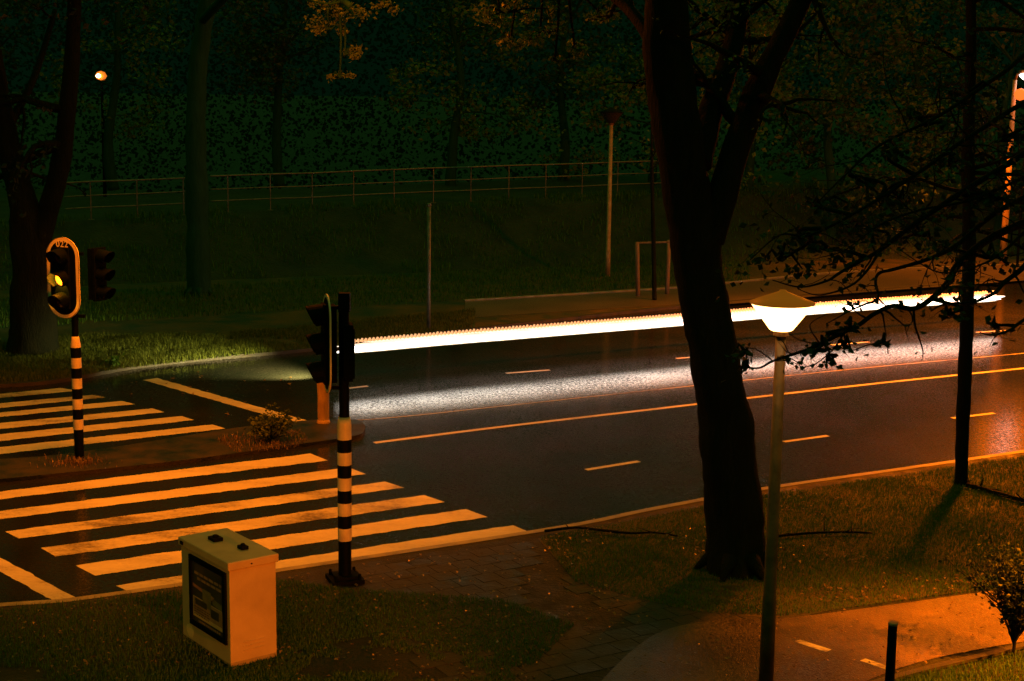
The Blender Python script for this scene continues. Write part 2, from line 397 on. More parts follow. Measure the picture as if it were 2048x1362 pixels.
# embankment carrying the railing
CREST = 2.0
fence_px = [(130, 365), (365, 356), (420, 352), (788, 339), (1092, 329), (1215, 325), (1500, 315)]
fence_w = []
for x, y in fence_px:
    dist = 50 + (x - 130) / 1085 * 8
    fence_w.append(atd(x, y, dist))
fw = smooth_line([atd(-300, 384, 46.5)] + fence_w + [atd(2300, 290, 66)], 8)
b = MB()
rows = [(-5.0, 0.05), (-3.6, 0.4), (-2.2, 1.1), (-0.9, 1.8), (-0.3, 2.0), (0.6, 2.02), (4.5, 2.0), (9.0, 2.1)]
n = 70; fr_ = resample(fw, n)
grid = []
for i in range(n):
    t = (fr_[min(i + 1, n - 1)] - fr_[max(i - 1, 0)]); nr = Vector((-t.y, t.x, 0)).normalized()
    rr = []
    for (o_, z_) in rows:
        p = fr_[i] + nr * o_; zz = z_ + 0.22 * noise.noise(Vector((p.x * .5, p.y * .5, 0))) * (1 if 0.1 < z_ < 1.9 else 0.1)
        zz = zz * (fr_[i].z - 1.28) / 2.0 if z_ > 0.3 else zz
        rr.append(Vector((p.x, p.y, zz)))
    grid.append(rr)
for i in range(n - 1):
    for j in range(len(rows) - 1):
        b.quad(grid[i][j], grid[i + 1][j], grid[i + 1][j + 1], grid[i][j + 1])
struct(b.build('embankment', M['slope'], smooth=True))

# traffic island between the two carriageways
isl = pxl([(-400, 935), (0, 925), (200, 905), (470, 862), (600, 848), (690, 844), (725, 850), (728, 868), (700, 880), (560, 900), (300, 935), (-400, 1005)], 0.0, 5)
b = MB(); IZ = 0.06
top = [Vector((p.x, p.y, IZ)) for p in isl]
cx_ = [Vector((p.x, p.y, 0.0)) for p in isl]
b.poly(top)
for i in range(len(isl)):
    j = (i + 1) % len(isl); b.quad(cx_[i], cx_[j], top[j], top[i])
struct(b.build('traffic_island', M['paving']))

# ------------------------------------------------------------------ vegetation helpers
def near_lamp(c):
    v = Vector(c) - CAM; k = F_PX / v.dot(_f); x = 1024 + v.dot(CR) * k; y = 681 - v.dot(CU) * k
    return (1490 < x < 1645 and 575 < y < 672) or (150 < x < 256 and 100 < y < 206) or (2005 < x < 2060 and 125 < y < 215)
def leaf(b, c, s, droop=0.0):
    """a bent pointed leaf of two faces"""
    if near_lamp(c): return
    d = Vector((random.gauss(0, 1), random.gauss(0, 1), random.gauss(0, .6) - droop)).normalized()
    w = d.cross(Vector((random.gauss(0, 1), random.gauss(0, 1), random.gauss(0, 1)))).normalized() * s * 0.36
    nrm = d.cross(w).normalized() * s * 0.12
    c = Vector(c); m1 = c + d * s * 0.45
    b.poly([c, m1 + w + nrm, c + d * s, m1 - nrm * .4]); b.poly([c, m1 - nrm * .4, c + d * s, m1 - w + nrm])
def leaf1(b, c, s):
    d = Vector((random.gauss(0, 1), random.gauss(0, 1), random.gauss(0, .7))).normalized()
    w = d.cross(Vector((random.gauss(0, 1), random.gauss(0, 1), random.gauss(0, 1)))).normalized() * s * 0.4
    b.poly([c, c + d * s * .5 + w, c + d * s, c + d * s * .5 - w])
def wander(p, d, length, steps, jit, grav=0.0):
    pts = [Vector(p)]; d = Vector(d).normalized()
    for i in range(steps):
        d = (d + Vector((random.gauss(0, jit), random.gauss(0, jit), random.gauss(0, jit) + grav))).normalized()
        pts.append(pts[-1] + d * length / steps)
    return pts
def branch(tb, lb, p, d, length, r, depth, ls, dens, grav=0.0, tips=None):
    st = 6
    pts = wander(p, d, length, st, 0.22, grav)
    if any(near_lamp(q) for q in pts): return
    tb.tube(pts, [r * (1 - 0.75 * i / st) for i in range(st + 1)], seg=5 if depth < 2 else 7, caps=False)
    if depth == 0:
        for k in range(int(dens)):
            q = pts[random.randint(1, st)]
            leaf(lb, q + Vector((random.gauss(0, .05), random.gauss(0, .05), random.gauss(0, .05))) * (ls / .1), ls * random.uniform(.6, 1.2), 0.3)
        return
    for k in range(4 if depth > 1 else 5):
        i = random.randint(2, st); dd = (pts[i] - pts[i - 1]).normalized()
        a = Vector((random.gauss(0, 1), random.gauss(0, 1), random.gauss(0, .55)))
        branch(tb, lb, pts[i], dd + a * 0.8, length * random.uniform(.4, .6), r * (1 - 0.75 * i / st) * 0.6, depth - 1, ls, dens, grav)
def tree(name, base, path, rads, limbs, label, bark, lm, ls, dens, group=None, cat='tree', clumps=(), seed=1, roots=True, cm=1.0):
    random.seed(seed)
    t = empty(name, base, label, cat, group)
    tb = MB(); lb = MB()
    P = smooth_line([Vector(p) for p in path], 8); Rr = []
    nn = len(path) - 1
    for i in range(len(P)):
        u = i / 8; k = min(int(u), nn - 1); Rr.append(rads[k] + (rads[k + 1] - rads[k]) * (u - k))
    tb.tube(P, Rr, seg=20, wob=0.16, seed=seed)
    axis = P[8:]
    if roots:
        for k in range(6):
            a = k * 1.05 + random.uniform(-.3, .3); r0 = rads[0]
            p0 = Vector(base) + Vector((math.cos(a) * r0 * .6, math.sin(a) * r0 * .72, 0.22 * r0 / .4)); p1_ = Vector(base) + Vector((math.cos(a) * r0 * 1.35, math.sin(a) * r0 * 1.5, -0.03))
            tb.tube([p0, p0.lerp(p1_, .5) + Vector((0, 0, .02)), p1_], [r0 * .30, r0 * .17, r0 * .05], seg=10, wob=.3)
    for L in limbs:
        if 'path' in L:
            Q = smooth_line([Vector(p) for p in L['path']], 6); r0, r1 = L['r']; axis = axis + Q
            tb.tube(Q, [r0 + (r1 - r0) * i / (len(Q) - 1) for i in range(len(Q))], seg=L.get('seg', 12), wob=0.12, seed=seed + 3)
            ns = L.get('sub', 0)
            for k in range(ns):
                i = random.randint(int(len(Q) * L.get('from', .3)), len(Q) - 1)
                a = Vector((random.gauss(0, 1), random.gauss(0, 1), random.gauss(0, .6)))
                ri = (r0 + (r1 - r0) * i / (len(Q) - 1)) * .5
                branch(tb, lb, Q[i], a, L.get('len', 1.5) * random.uniform(.5, 1.1), ri, L.get('depth', 1), ls, dens, L.get('grav', -0.05))
        else:
            branch(tb, lb, L['p'], L['d'], L['len'], L['r'], L.get('depth', 2), ls, dens, L.get('grav', 0))
    for (c, rad, cnt) in clumps:
        cnt = int(cnt * cm)
        c = Vector(c); sub = [c + Vector((random.gauss(0, rad[0] * .5), random.gauss(0, rad[1] * .5), random.gauss(0, rad[2] * .5))) for _ in range(max(3, int(cnt / 45)))]
        for k in range(cnt):
            s_ = random.choice(sub); w = min(rad) * .42
            leaf(lb, s_ + Vector((random.gauss(0, w * 1.3), random.gauss(0, w), random.gauss(0, w * .7))), ls * random.uniform(.6, 1.3), .3)
        a0 = min(axis, key=lambda q: (q - c).length)
        if (a0 - c).length > .05:
            md = a0.lerp(c, .5) + Vector((random.gauss(0, .1), random.gauss(0, .1), .08 * (a0 - c).length)); rr_ = .012 + .008 * min((a0 - c).length, 4)
            tb.tube(smooth_line([a0, md, c], 4), [rr_ * 1.3 - rr_ * .6 * q / 8 for q in range(9)], seg=6, caps=False)
        for s_ in sub[:14]:
            tb.tube([c, c.lerp(s_, .5) + Vector((0, 0, random.uniform(0, .1))), s_], [.02, .014, .006], seg=5, caps=False)
    tb.build('trunk', bark, t, smooth=True)
    if lb.f: lb.build('crown', lm, t)
    return t

# ---- main leaning tree
D0 = at(1472, 1135, VZ).y
def T(x, y, d=D0): return atd(x, y, d)
base = at(1472, 1140, VZ)
s = D0 / F_PX
main_path = [base + Vector((0, 0, -.1)), T(1471, 1060), T(1462, 950), T(1447, 820), T(1423, 690), T(1403, 580), T(1390, 470), T(1368, 350), T(1350, 220), T(1335, 100), T(1330, -40), T(1318, -260, D0 + .5), T(1330, -520, D0 + 1)]
main_r = [66 * s, 60 * s, 58 * s, 54 * s, 50 * s, 48 * s, 50 * s, 50 * s, 48 * s, 46 * s, 44 * s, 34 * s, 20 * s]
limbs = [
 dict(path=[T(1415, 480), T(1448, 375), T(1482, 270, D0 + .1), T(1518, 175, D0 + .2), T(1562, 85, D0 + .3), T(1605, -5, D0 + .4), T(1680, -160, D0 + .7), T(1760, -380, D0 + 1)], r=(34 * s, 15 * s), sub=7, len=1.6, depth=1),
 dict(path=[T(1395, 330), T(1420, 230, D0 + .4), T(1455, 130, D0 + .8), T(1480, 20, D0 + 1.2), T(1500, -150, D0 + 1.6)], r=(30 * s, 14 * s), sub=8, len=1.4, depth=1),
 dict(path=[T(1330, 160), T(1290, 60, D0 + .5), T(1225, -10, D0 + 1.2), T(1130, -70, D0 + 2), T(1010, -90, D0 + 2.6)], r=(16 * s, 6 * s), sub=5, len=1.1, depth=1),
 dict(path=[T(1340, -60), T(1260, -220, D0 + .3), T(1130, -380, D0 + .3), T(1000, -480, D0)], r=(16 * s, 6 * s), sub=8, len=2, depth=1),
]
cl = [(atd(1000, 25, 21.0), (.35, .5, .16), 240), (atd(1080, 70, 21.2), (.40, .4, .13), 200), (atd(1150, 100, 21.2), (.28, .4, .09), 120), (atd(1020, 85, 21.3), (.2, .3, .10), 70),
      (atd(1200, 25, 20.6), (.28, .3, .14), 140), (atd(1110, 118, 21.0), (.12, .2, .04), 40), (atd(1450, 40, 20.0), (.4, .5, .4), 260), (atd(1560, 30, 20.5), (.5, .5, .3), 200),
      (atd(1500, 120, 21), (.4, .5, .3), 130), (atd(1420, 200, 21), (.2, .4, .3), 70), (atd(1280, -300, 19), (1.6, 2.0, 1.0), 900), (atd(1500, -450, 20), (2.0, 2.2, 1.0), 900), (atd(1700, -250, 19), (1.3, 1.4, .8), 500)]
tree('leaning_tree', base, main_path, main_r, limbs, 'thick dark leaning tree whose forked trunk crosses the middle of the road view', M['bark'], M['leaf_olive'], .07, 7, clumps=cl, seed=11, cm=1.7)

# ---- left forked tree beyond the road
b0 = at(68, 705, fz); d1 = b0.y; s1 = d1 / F_PX
tree('forked_tree', b0, [b0 + Vector((0, 0, -.1)), atd(66, 640, d1), atd(62, 560, d1), atd(58, 470, d1), atd(40, 380, d1), atd(15, 280, d1), atd(-10, 150, d1), atd(-40, -60, d1)],
     [62 * s1, 44 * s1, 38 * s1, 36 * s1, 26 * s1, 22 * s1, 20 * s1, 16 * s1],
     [dict(path=[atd(72, 500, d1), atd(100, 410, d1), atd(122, 320, d1), atd(135, 220, d1), atd(145, 100, d1), atd(150, -40, d1)], r=(24 * s1, 13 * s1), sub=5, len=3, depth=1),
      dict(path=[atd(20, 250, d1), atd(70, 150, d1 + 1), atd(110, 20, d1 + 2)], r=(9 * s1, 5 * s1), sub=4, len=2, depth=1)],
     'large forked tree on the grass behind the left traffic light', M['bark'], M['leaf_dark'], .16, 8, seed=21, roots=False, clumps=[(atd(60, -120, d1), (4, 3, 1.8), 900)])

# ---- tree in front of the gap in the railing
b1 = at(398, 590, fz); d2 = b1.y; s2 = d2 / F_PX
tree('trunk_by_railing', b1, [b1 + Vector((0, 0, -.1)), atd(397, 500, d2), atd(394, 400, d2), atd(392, 250, d2), atd(400, 100, d2), atd(430, -60, d2), atd(470, -260, d2)],
     [26 * s2, 23 * s2, 22 * s2, 20 * s2, 18 * s2, 15 * s2, 10 * s2],
     [dict(path=[atd(405, 40, d2), atd(480, -30, 37), atd(560, -40, 31), atd(640, -20, 27), atd(700, 10, 25)], r=(9 * s2, 3 * s2), sub=4, len=1.0, depth=0),
      dict(path=[atd(415, -20, d2), atd(330, -130, d2), atd(250, -200, d2)], r=(8 * s2, 3 * s2), sub=5, len=3, depth=1)],
     'dark tall trunk in the gap of the railing, lit leaves hanging over the road', M['bark_lifted'], M['leaf_olive'], .07, 6, seed=31, cm=1.8,
     clumps=[(atd(690, 25, 26), (.42, .4, .18), 260), (atd(660, 60, 26), (.25, .3, .10), 90), (atd(690, 110, 26), (.22, .3, .10), 90), (atd(680, 155, 26), (.22, .25, .06), 80), (atd(780, 10, 26), (.25, .3, .10), 70), (atd(650, 15, 26), (.2, .3, .15), 60)])

# ---- slender tree on the right verge
b2 = at(1923, 968, VZ); d3 = b2.y; s3 = d3 / F_PX
sl = []
random.seed(5)
for k in range(22):
    y0 = random.uniform(-120, 500); a = random.uniform(0, 6.28)
    dx = math.cos(a) * (1.0 if k % 4 else .6); dy = math.sin(a) * .8
    sl.append(dict(p=atd(1938, y0, d3), d=(dx, dy, random.uniform(-.1, .35)), len=random.uniform(1.6, 3.0), r=.035, depth=2, grav=-.05))
tree('slender_tree', b2, [b2 + Vector((0, 0, -.05)), atd(1924, 900, d3), atd(1928, 780, d3), atd(1933, 650, d3), atd(1938, 500, d3), atd(1936, 300, d3), atd(1942, 100, d3), atd(1940, -120, d3), atd(1944, -350, d3)],
     [15 * s3, 13 * s3, 14 * s3, 14 * s3, 13 * s3, 12 * s3, 11 * s3, 9 * s3, 6 * s3], sl,
     'slender straight tree on the grass verge at the right with dark spreading twigs', M['bark_dark'], M['leaf_dark'], .10, 4, seed=5)

# ---- near tree at the right whose branches reach in front of the street lamp
def n_(pts, d0=12.4, d1=11.4): return [atd(x, y, d0 + (d1 - d0) * i / (len(pts) - 1)) for i, (x, y) in enumerate(pts)]
tbx = Vector((6.3, 12.2, VZ))
k_ = 12 / F_PX
NB = [
 dict(path=[Vector((6.25, 12.2, 5.9))] + n_([(2200, 380), (2060, 440), (1975, 480), (1914, 532), (1899, 561), (1862, 598), (1827, 617), (1785, 612), (1748, 628), (1719, 649), (1687, 665), (1640, 688), (1600, 704), (1546, 722), (1517, 736), (1477, 732)]), r=(9 * k_, 1.6 * k_), seg=8, sub=16, len=.32, depth=0, **{'from': .45}),
 dict(path=[Vector((6.25, 12.2, 5.6))] + n_([(2230, 430), (2090, 500), (2035, 545), (2008, 565), (1990, 585), (1950, 603), (1890, 608), (1862, 622)]), r=(8 * k_, 1.3 * k_), seg=8, sub=10, len=.3, depth=0, **{'from': .4}),
 dict(path=[Vector((6.25, 12.2, 6.2))] + n_([(2150, 350), (2000, 420), (1914, 490), (1854, 519), (1790, 538), (1759, 546), (1751, 564), (1756, 596), (1729, 609), (1703, 620), (1674, 636), (1652, 648)]), r=(6 * k_, .8 * k_), seg=8, sub=8, len=.22, depth=0, **{'from': .45}),
 dict(path=[Vector((6.25, 12.2, 6.5))] + n_([(2180, 300), (2060, 350), (1940, 400), (1840, 420), (1760, 450), (1690, 500), (1640, 515)]), r=(5 * k_, .8 * k_), seg=7, sub=18, len=.6, depth=1, **{'from': .2}),
 dict(path=[Vector((6.25, 12.2, 6.3))] + n_([(2180, 400), (2080, 440), (2010, 500), (1960, 530), (1880, 545), (1800, 500)]), r=(5 * k_, .8 * k_), seg=7, sub=14, len=.5, depth=1, **{'from': .2}),
 dict(path=[Vector((6.25, 12.2, 6.4))] + n_([(2150, 260), (1980, 350), (1840, 440), (1760, 500), (1721, 522), (1679, 546), (1653, 562), (1600, 574), (1545, 560)]), r=(8 * k_, 1.0 * k_), seg=8, sub=12, len=.55, depth=1, **{'from': .25}),
 dict(path=n_([(1760, 500), (1735, 540), (1700, 572), (1640, 590), (1600, 580)], 11.8, 11.3), r=(3.5 * k_, .8 * k_), seg=6, sub=4, len=.2, depth=0),
 dict(path=n_([(1756, 596), (1772, 612), (1785, 614)], 11.9, 11.8), r=(2 * k_, 1 * k_), seg=6, sub=1, len=.1, depth=0),
 dict(path=n_([(1827, 617), (1830, 651), (1838, 675), (1846, 704), (1843, 722)], 12, 11.9), r=(3 * k_, .7 * k_), seg=6, sub=2, len=.1, depth=0),
 dict(path=n_([(1640, 688), (1620, 650), (1655, 628)], 11.6, 11.5), r=(1.6 * k_, .6 * k_), seg=5, sub=2, len=.15, depth=0),
 dict(path=n_([(1687, 665), (1700, 700), (1735, 690), (1768, 686)], 11.7, 11.6), r=(2.0 * k_, .8 * k_), seg=5, sub=3, len=.14, depth=0),
 dict(path=n_([(1687, 668), (1665, 700), (1630, 728), (1600, 735)], 11.6, 11.5), r=(1.8 * k_, .7 * k_), seg=5, sub=4, len=.16, depth=0),
 dict(path=n_([(1640, 690), (1600, 680), (1575, 665)], 11.6, 11.5), r=(1.4 * k_, .6 * k_), seg=5, sub=2, len=.12, depth=0),
 dict(path=n_([(1546, 722), (1515, 700), (1490, 695)], 11.5, 11.4), r=(1.6 * k_, .8 * k_), seg=5, sub=3, len=.14, depth=0),
 dict(path=[Vector((6.25, 12.2, 6.6))] + n_([(2120, 180), (1960, 260), (1830, 350), (1720, 420), (1620, 470), (1560, 470), (1500, 520)]), r=(6 * k_, 1.0 * k_), seg=8, sub=16, len=.7, depth=1, **{'from': .25}),
 dict(path=[Vector((6.25, 12.2, 5.3))] + n_([(2260, 560), (2130, 600), (2048, 640), (2020, 660), (1985, 670), (1960, 665)]), r=(6 * k_, 1.2 * k_), seg=8, sub=6, len=.25, depth=0, **{'from': .5}),
 dict(path=[Vector((6.25, 12.2, 6.9))] + n_([(2150, 60), (2000, 150), (1880, 230), (1760, 290), (1690, 350), (1640, 400)]), r=(6 * k_, 1.0 * k_), seg=8, sub=18, len=.8, depth=1, **{'from': .25}),
]
random.seed(9)
nclumps = [(Vector((8.0, 13.3, 4.45)), (.30, .25, .2), 110), (Vector((8.5, 13.15, 4.9)), (.3, .2, .2), 90), (Vector((8.3, 13.6, 4.5)), (.2, .2, .15), 30)] + [(atd(x_, y_, 12.2), (.22, .3, .10), 55) for x_, y_ in ((1640, 410), (1730, 455), (1800, 395), (1850, 470), (1900, 330), (1985, 400), (1975, 515), (1700, 350), (1850, 250), (2000, 280), (1600, 475), (1560, 520), (1780, 300), (1930, 190), (1660, 500))] + [(atd(1700, 655, 11.6), (.10, .1, .05), 26), (atd(1645, 690, 11.6), (.1, .1, .05), 22), (atd(1492, 705, 11.4), (.07, .08, .05), 20), (atd(1490, 738, 11.4), (.04, .06, .03), 10), (atd(1768, 686, 11.6), (.04, .05, .02), 10),  # first three clumps, out of view, added to dapple the path with shade
           (atd(1895, 628, 12), (.10, .1, .06), 30), (atd(1985, 652, 12), (.09, .1, .03), 20), (atd(1690, 690, 11.6), (.05, .05, .04), 14), (atd(1655, 720, 11.6), (.05, .05, .03), 10)]
tree('overhanging_tree', tbx, [tbx + Vector((0, 0, -.1)), tbx + Vector((0, 0, 2.5)), tbx + Vector((-.03, 0, 5.2)), tbx + Vector((-.1, 0, 7.4)), tbx + Vector((0, 0.2, 9.5))], [.2, .16, .14, .1, .05], NB,
     'gnarled bare branches with a few young leaves reaching across in front of the lit lamp', M['bark_dark'], M['leaf_dark'], .065, 2, seed=9, clumps=nclumps)

# ---- trees beyond the road (right half) and over the embankment
spots = [(1500, 60, 6.5, 'round bushy tree just right of the leaning trunk beyond the road'), (1660, 58, 7.5, 'broad leafy tree beyond the road above the lit street lamp'), (1820, 62, 8, 'tall dense tree beyond the road left of the slender trunk'),
         (1990, 60, 7.5, 'dense tree beyond the road behind the tall orange lit lamp pole'), (1290, 64, 6.5, 'dim leafy tree behind the unlit lamp post'), (1120, 66, 8.5, 'dark tree over the right part of the railing'),
         (900, 64, 9, 'dark tree over the middle of the railing'), (560, 66, 9, 'dark tree over the left end of the long railing'), (230, 62, 9, 'dark tree over the short railing'), (-30, 60, 8.5, 'dark tree at the left edge behind the forked tree')]
for i, (px, d, h, lab) in enumerate(spots):
    random.seed(100 + i)
    bb = atd(px, 500, d); bb.z = fz if px > 1250 else 1.9
    P = [bb, bb + Vector((random.uniform(-.2, .2), 0, 2)), bb + Vector((random.uniform(-.5, .5), 0, 5)), bb + Vector((random.uniform(-.5, .5), 0, h))]
    cl = []
    for k in range(15):
        a = random.uniform(0, 6.28); rr = random.uniform(.4, 3.6)
        cl.append((bb + Vector((math.cos(a) * rr, math.sin(a) * rr * .8, random.uniform(1.3 if px > 1250 else 2.2, h + 3.5))), (random.uniform(.8, 1.5),) * 2 + (random.uniform(.5, .9),), 190))
    lb2 = [dict(p=P[2].lerp(P[3], random.uniform(.0, .9)), d=(random.gauss(0, 1), random.gauss(0, 1), .5), len=2.6, r=.07, depth=1) for k in range(9)]
    tree('broadleaf_tree', bb, P, [.24, .2, .15, .07], lb2, lab, M['bark_lifted'], M['leaf'] if i % 2 else M['leaf_olive'], .22, 3, group='trees beyond the road', seed=100 + i, clumps=cl, roots=False)

# far wood as one mass
random.seed(77); b = MB()
for k in range(100000):
    x = random.uniform(-75, 75); d = random.uniform(82, 92)
    top = 15 + 4 * noise.noise(Vector((x * .12, 0, 3)))
    z = random.uniform(0, 1) ** .8 * top
    leaf1(b, Vector((x, d, z)), random.uniform(.14, .34))
tag(b.build('woodland', leafmat('woodland leaves', (0.012, 0.050, 0.034), (0.014, 0.056, 0.037), 0.9, 0.5)), 'dark unlit mass of woodland closing off the background behind the railing', 'woodland', kind='stuff')

# ---- staked young tree
sb = at(1290, 600, fz)
ts = empty('tree_support', sb, 'two short timber stakes joined by a crossbar around a young tree beyond the road', 'tree stakes')
ds = at(1276, 590, fz).y
for (xa, ya, xb, yb, w) in ((1276, 592, 1274, 484, 9), (1334, 588, 1338, 480, 9)):
    b = MB(); g0 = at(xa, ya, fz); tp = atd(xb, yb, g0.y); b.tube([g0, g0.lerp(tp, .5), tp], [w * .5 * ds / F_PX] * 3, seg=8, wob=.08); b.build('stake', M['wood'], ts, smooth=True)
b = MB(); b.tube([atd(1274, 486, ds - .1), atd(1340, 484, ds - .1)], .03, seg=6); b.build('crossbar', M['wood'], ts)
yb_ = at(1309, 600, fz)
tree('young_tree', yb_, [yb_, atd(1308, 540, yb_.y), atd(1306, 440, yb_.y), atd(1304, 350, yb_.y), atd(1303, 250, yb_.y)], [.07, .065, .06, .05, .025],
     [dict(p=atd(1304, 340 - 12 * k, yb_.y), d=(random.gauss(0, 1), random.gauss(0, 1), .6), len=1.1, r=.02, depth=1) for k in range(7)],
     'thin young tree held between two timber stakes beyond the road', M['bark'], M['leaf_olive'], .11, 4, seed=44, roots=False)

# ---- shrub at bottom right, plant on the island
def shrub(name, base, h, wd, label, lm, n_st, nl, ls, seed, stem=0.0, cat='shrub'):
    random.seed(seed); t = empty(name, base, label, cat); sb_ = MB(); lb = MB(); base = Vector(base)
    if stem: sb_.tube([base, base + Vector((.01, 0, stem * .5)), base + Vector((0, 0, stem))], [.022, .018, .015], seg=8, wob=.1)
    for k in range(n_st):
        a = random.uniform(0, 6.28); rr = random.uniform(.2, 1)
        p0 = base + Vector((0, 0, stem * random.uniform(.3, 1.0)))
        pts = wander(p0, (math.cos(a) * rr * wd, math.sin(a) * rr * wd, (h - stem * .6)), (Vector((rr * wd, 0, h - stem * .6))).length * random.uniform(.6, 1.0), 6, .16)
        sb_.tube(pts, [.009, .008, .006, .005, .004, .003, .002], seg=5, caps=False)
        for j in range(nl):
            q = pts[random.randint(2, 6)]; leaf(lb, q + Vector((random.gauss(0, .03), random.gauss(0, .03), random.gauss(0, .03))), ls * random.uniform(.6, 1.2))
    sb_.build('stems', M['bark_dark'], t); lb.build('foliage', lm, t); return t
p = at(2026, 1312, VZ)
shrub('small_tree', p, 1.2, .5, 'small bushy sapling beside the lit cycle path in the bottom right corner', M['leaf_dark'], 90, 26, .055, 3, stem=.42, cat='sapling')
p = at(540, 882, IZ)
shrub('island_plant', p, .45, .55, 'low dark green weed growing on the tip of the traffic island', M['grass_lit'], 60, 16, .08, 4, cat='plant')
p = at(231, 735, fz)
shrub('verge_weed', p, .20, .18, 'pale green broad leaved weed at the kerb right of the left traffic light', M['grass'], 12, 8, .12, 6, cat='weed')

# ---- grass: blades as one stuff object per area
def blades(name, label, pts_fn, n, h, w, seed, mat='grass'):
    random.seed(seed); b = MB()
    for k in range(n):
        p = pts_fn()
        if p is None: continue
        hh = h * random.uniform(.5, 1.3) * (1 + .6 * noise.noise(p * .9)); a = random.uniform(0, 6.28); lean = Vector((math.cos(a), math.sin(a), 0)) * hh * random.uniform(.1, .7)
        sd = Vector((-math.sin(a), math.cos(a), 0)) * w * random.uniform(.6, 1.2)
        m_ = p + lean * .35 + Vector((0, 0, hh * .6)); b.poly([p - sd, p + sd, m_ + sd * .7, m_ - sd * .7]); b.poly([m_ - sd * .7, m_ + sd * .7, p + lean + Vector((0, 0, hh))])
    o = b.build(name, M[mat]); tag(o, label, 'grass', kind='stuff'); return o
def px_region(poly, z):
    xs = [q[0] for q in poly]; ys = [q[1] for q in poly]
    W = [at(x, y, z) for x, y in poly]; wx = [q.x for q in W]; wy = [q.y for q in W]
    def inside(x, y):
        c = False; j = len(W) - 1
        for i in range(len(W)):
            if (W[i].y > y) != (W[j].y > y) and x < (W[j].x - W[i].x) * (y - W[i].y) / (W[j].y - W[i].y) + W[i].x: c = not c
            j = i
        return c
    def f():
        for _ in range(30):
            x = random.uniform(min(wx), max(wx)); y = random.uniform(min(wy), max(wy))
            if inside(x, y): return Vector((x, y, z))
        return None
    return f
reg_r = px_region([(1080, 1078), (1300, 1034), (1530, 992), (1800, 952), (2100, 905), (2100, 1165), (1960, 1183), (1700, 1217), (1560, 1234), (1380, 1225), (1150, 1165)], VZ)
def patchy(f, th):
    def g():
        for _ in range(12):
            p = f()
            if p is None: return None
            if noise.noise(Vector((p.x * .8, p.y * .8, 1.3))) + .45 * noise.noise(Vector((p.x * 3.1, p.y * 3.1, 0))) > th: return p
        return None
    return g
blades('grass', 'short damp grass of the right verge around the leaning tree', patchy(reg_r, -.75), 80000, .05, .004, 1)
reg_l = px_region([(-60, 1225), (270, 1195), (560, 1160), (640, 1362), (560, 1420), (-60, 1420)], VZ)
blades('grass', 'rough grass left of the utility cabinet', patchy(reg_l, -.3), 22000, .06, .004, 2)
reg_c = px_region([(560, 1160), (700, 1180), (1000, 1200), (1150, 1250), (1000, 1400), (300, 1400), (560, 1300)], VZ)
blades('grass', 'thin grass growing among the paving behind the utility cabinet', patchy(reg_c, -.3), 24000, .05, .004, 3)
reg_f = px_region([(-50, 772), (130, 758), (240, 738), (500, 709), (700, 690), (950, 655), (950, 620), (500, 665), (-50, 680)], fz)
blades('grass', 'bright green grass strip along the far kerb behind the traffic lights', patchy(reg_f, -.35), 46000, .11, .008, 4, 'grass_lit')
reg_f2 = px_region([(-50, 660), (950, 600), (1500, 560), (1500, 520), (900, 545), (-50, 600)], fz)
blades('grass', 'dim grass beyond the far path', reg_f2, 16000, .14, .014, 5)
reg_br = px_region([(1800, 1362), (1990, 1318), (2120, 1290), (2120, 1420), (1700, 1420)], VZ)
blades('grass', 'clipped grass in the bottom right corner beyond the path edging', reg_br, 6000, .07, .004, 6)
def bankpt():
    i = random.randint(0, n_bank - 2); j = random.randint(0, 4); u, v = random.random(), random.random()
    g = grid[i][j].lerp(grid[i + 1][j], u); h = grid[i][j + 1].lerp(grid[i + 1][j + 1], u); p = g.lerp(h, v)
    return p if noise.noise(p * .6) > -.15 else None
n_bank = len(grid)
blades('bank_growth', 'rough tufted growth covering the bank under the railing', bankpt, 16000, .22, .018, 9)
ri = px_region([(430, 878), (480, 868), (600, 862), (620, 880), (580, 900), (470, 905)], IZ)
blades('dry_grass', 'dry reddish grass and litter around the weed on the island', ri, 800, .06, .006, 7, 'litter')
pb1 = at(158, 925, IZ)
def tuft():
    a = random.uniform(0, 6.28); r_ = abs(random.gauss(0, .22)); return pb1 + Vector((math.cos(a) * r_ * 1.3, math.sin(a) * r_, 0))
blades('dry_grass', 'dry grass tuft at the foot of the left traffic light', tuft, 500, .06, .006, 8, 'litter')

def litter(name, label, f, n, s, seed, z=.01):
    random.seed(seed); b = MB()
    for k in range(n):
        p = f()
        if p is None: continue
        a = random.uniform(0, 6.28); d = Vector((math.cos(a), math.sin(a), random.uniform(-.25, .35))) * s * random.uniform(.5, 1.2); w = Vector((-math.sin(a), math.cos(a), random.uniform(-.3, .3))) * s * .35
        p = p + Vector((0, 0, z + random.uniform(0, .02))); c = p + d * .5 + Vector((0, 0, .25 * s))
        b.poly([p, c + w, p + d]); b.poly([p, p + d, c - w])
    return tag(b.build(name, M['litter']), label, 'fallen leaves', kind='stuff')
litter('fallen_leaves', 'wet fallen leaves scattered over the right verge', patchy(reg_r, .18), 800, .06, 12, .03)
litter('fallen_leaves', 'wet leaves lying on the dark paving and grass around the cabinet', px_region([(-50, 1235), (1060, 1085), (1300, 1240), (1000, 1400), (-50, 1400)], VZ), 900, .05, 13, .015)
litter('fallen_leaves', 'leaves strewn over the bottom cycle path', px_region([(1150, 1362), (1450, 1245), (2048, 1180), (2048, 1290), (1700, 1380)], VZ + .01), 160, .045, 14, .005)
litter('fallen_leaves', 'few pale leaves on the wet far carriageway', px_region([(200, 765), (450, 735), (620, 760), (400, 850), (250, 800)], 0), 26, .09, 15, .004)
kp = resample(near_kerb, 400)
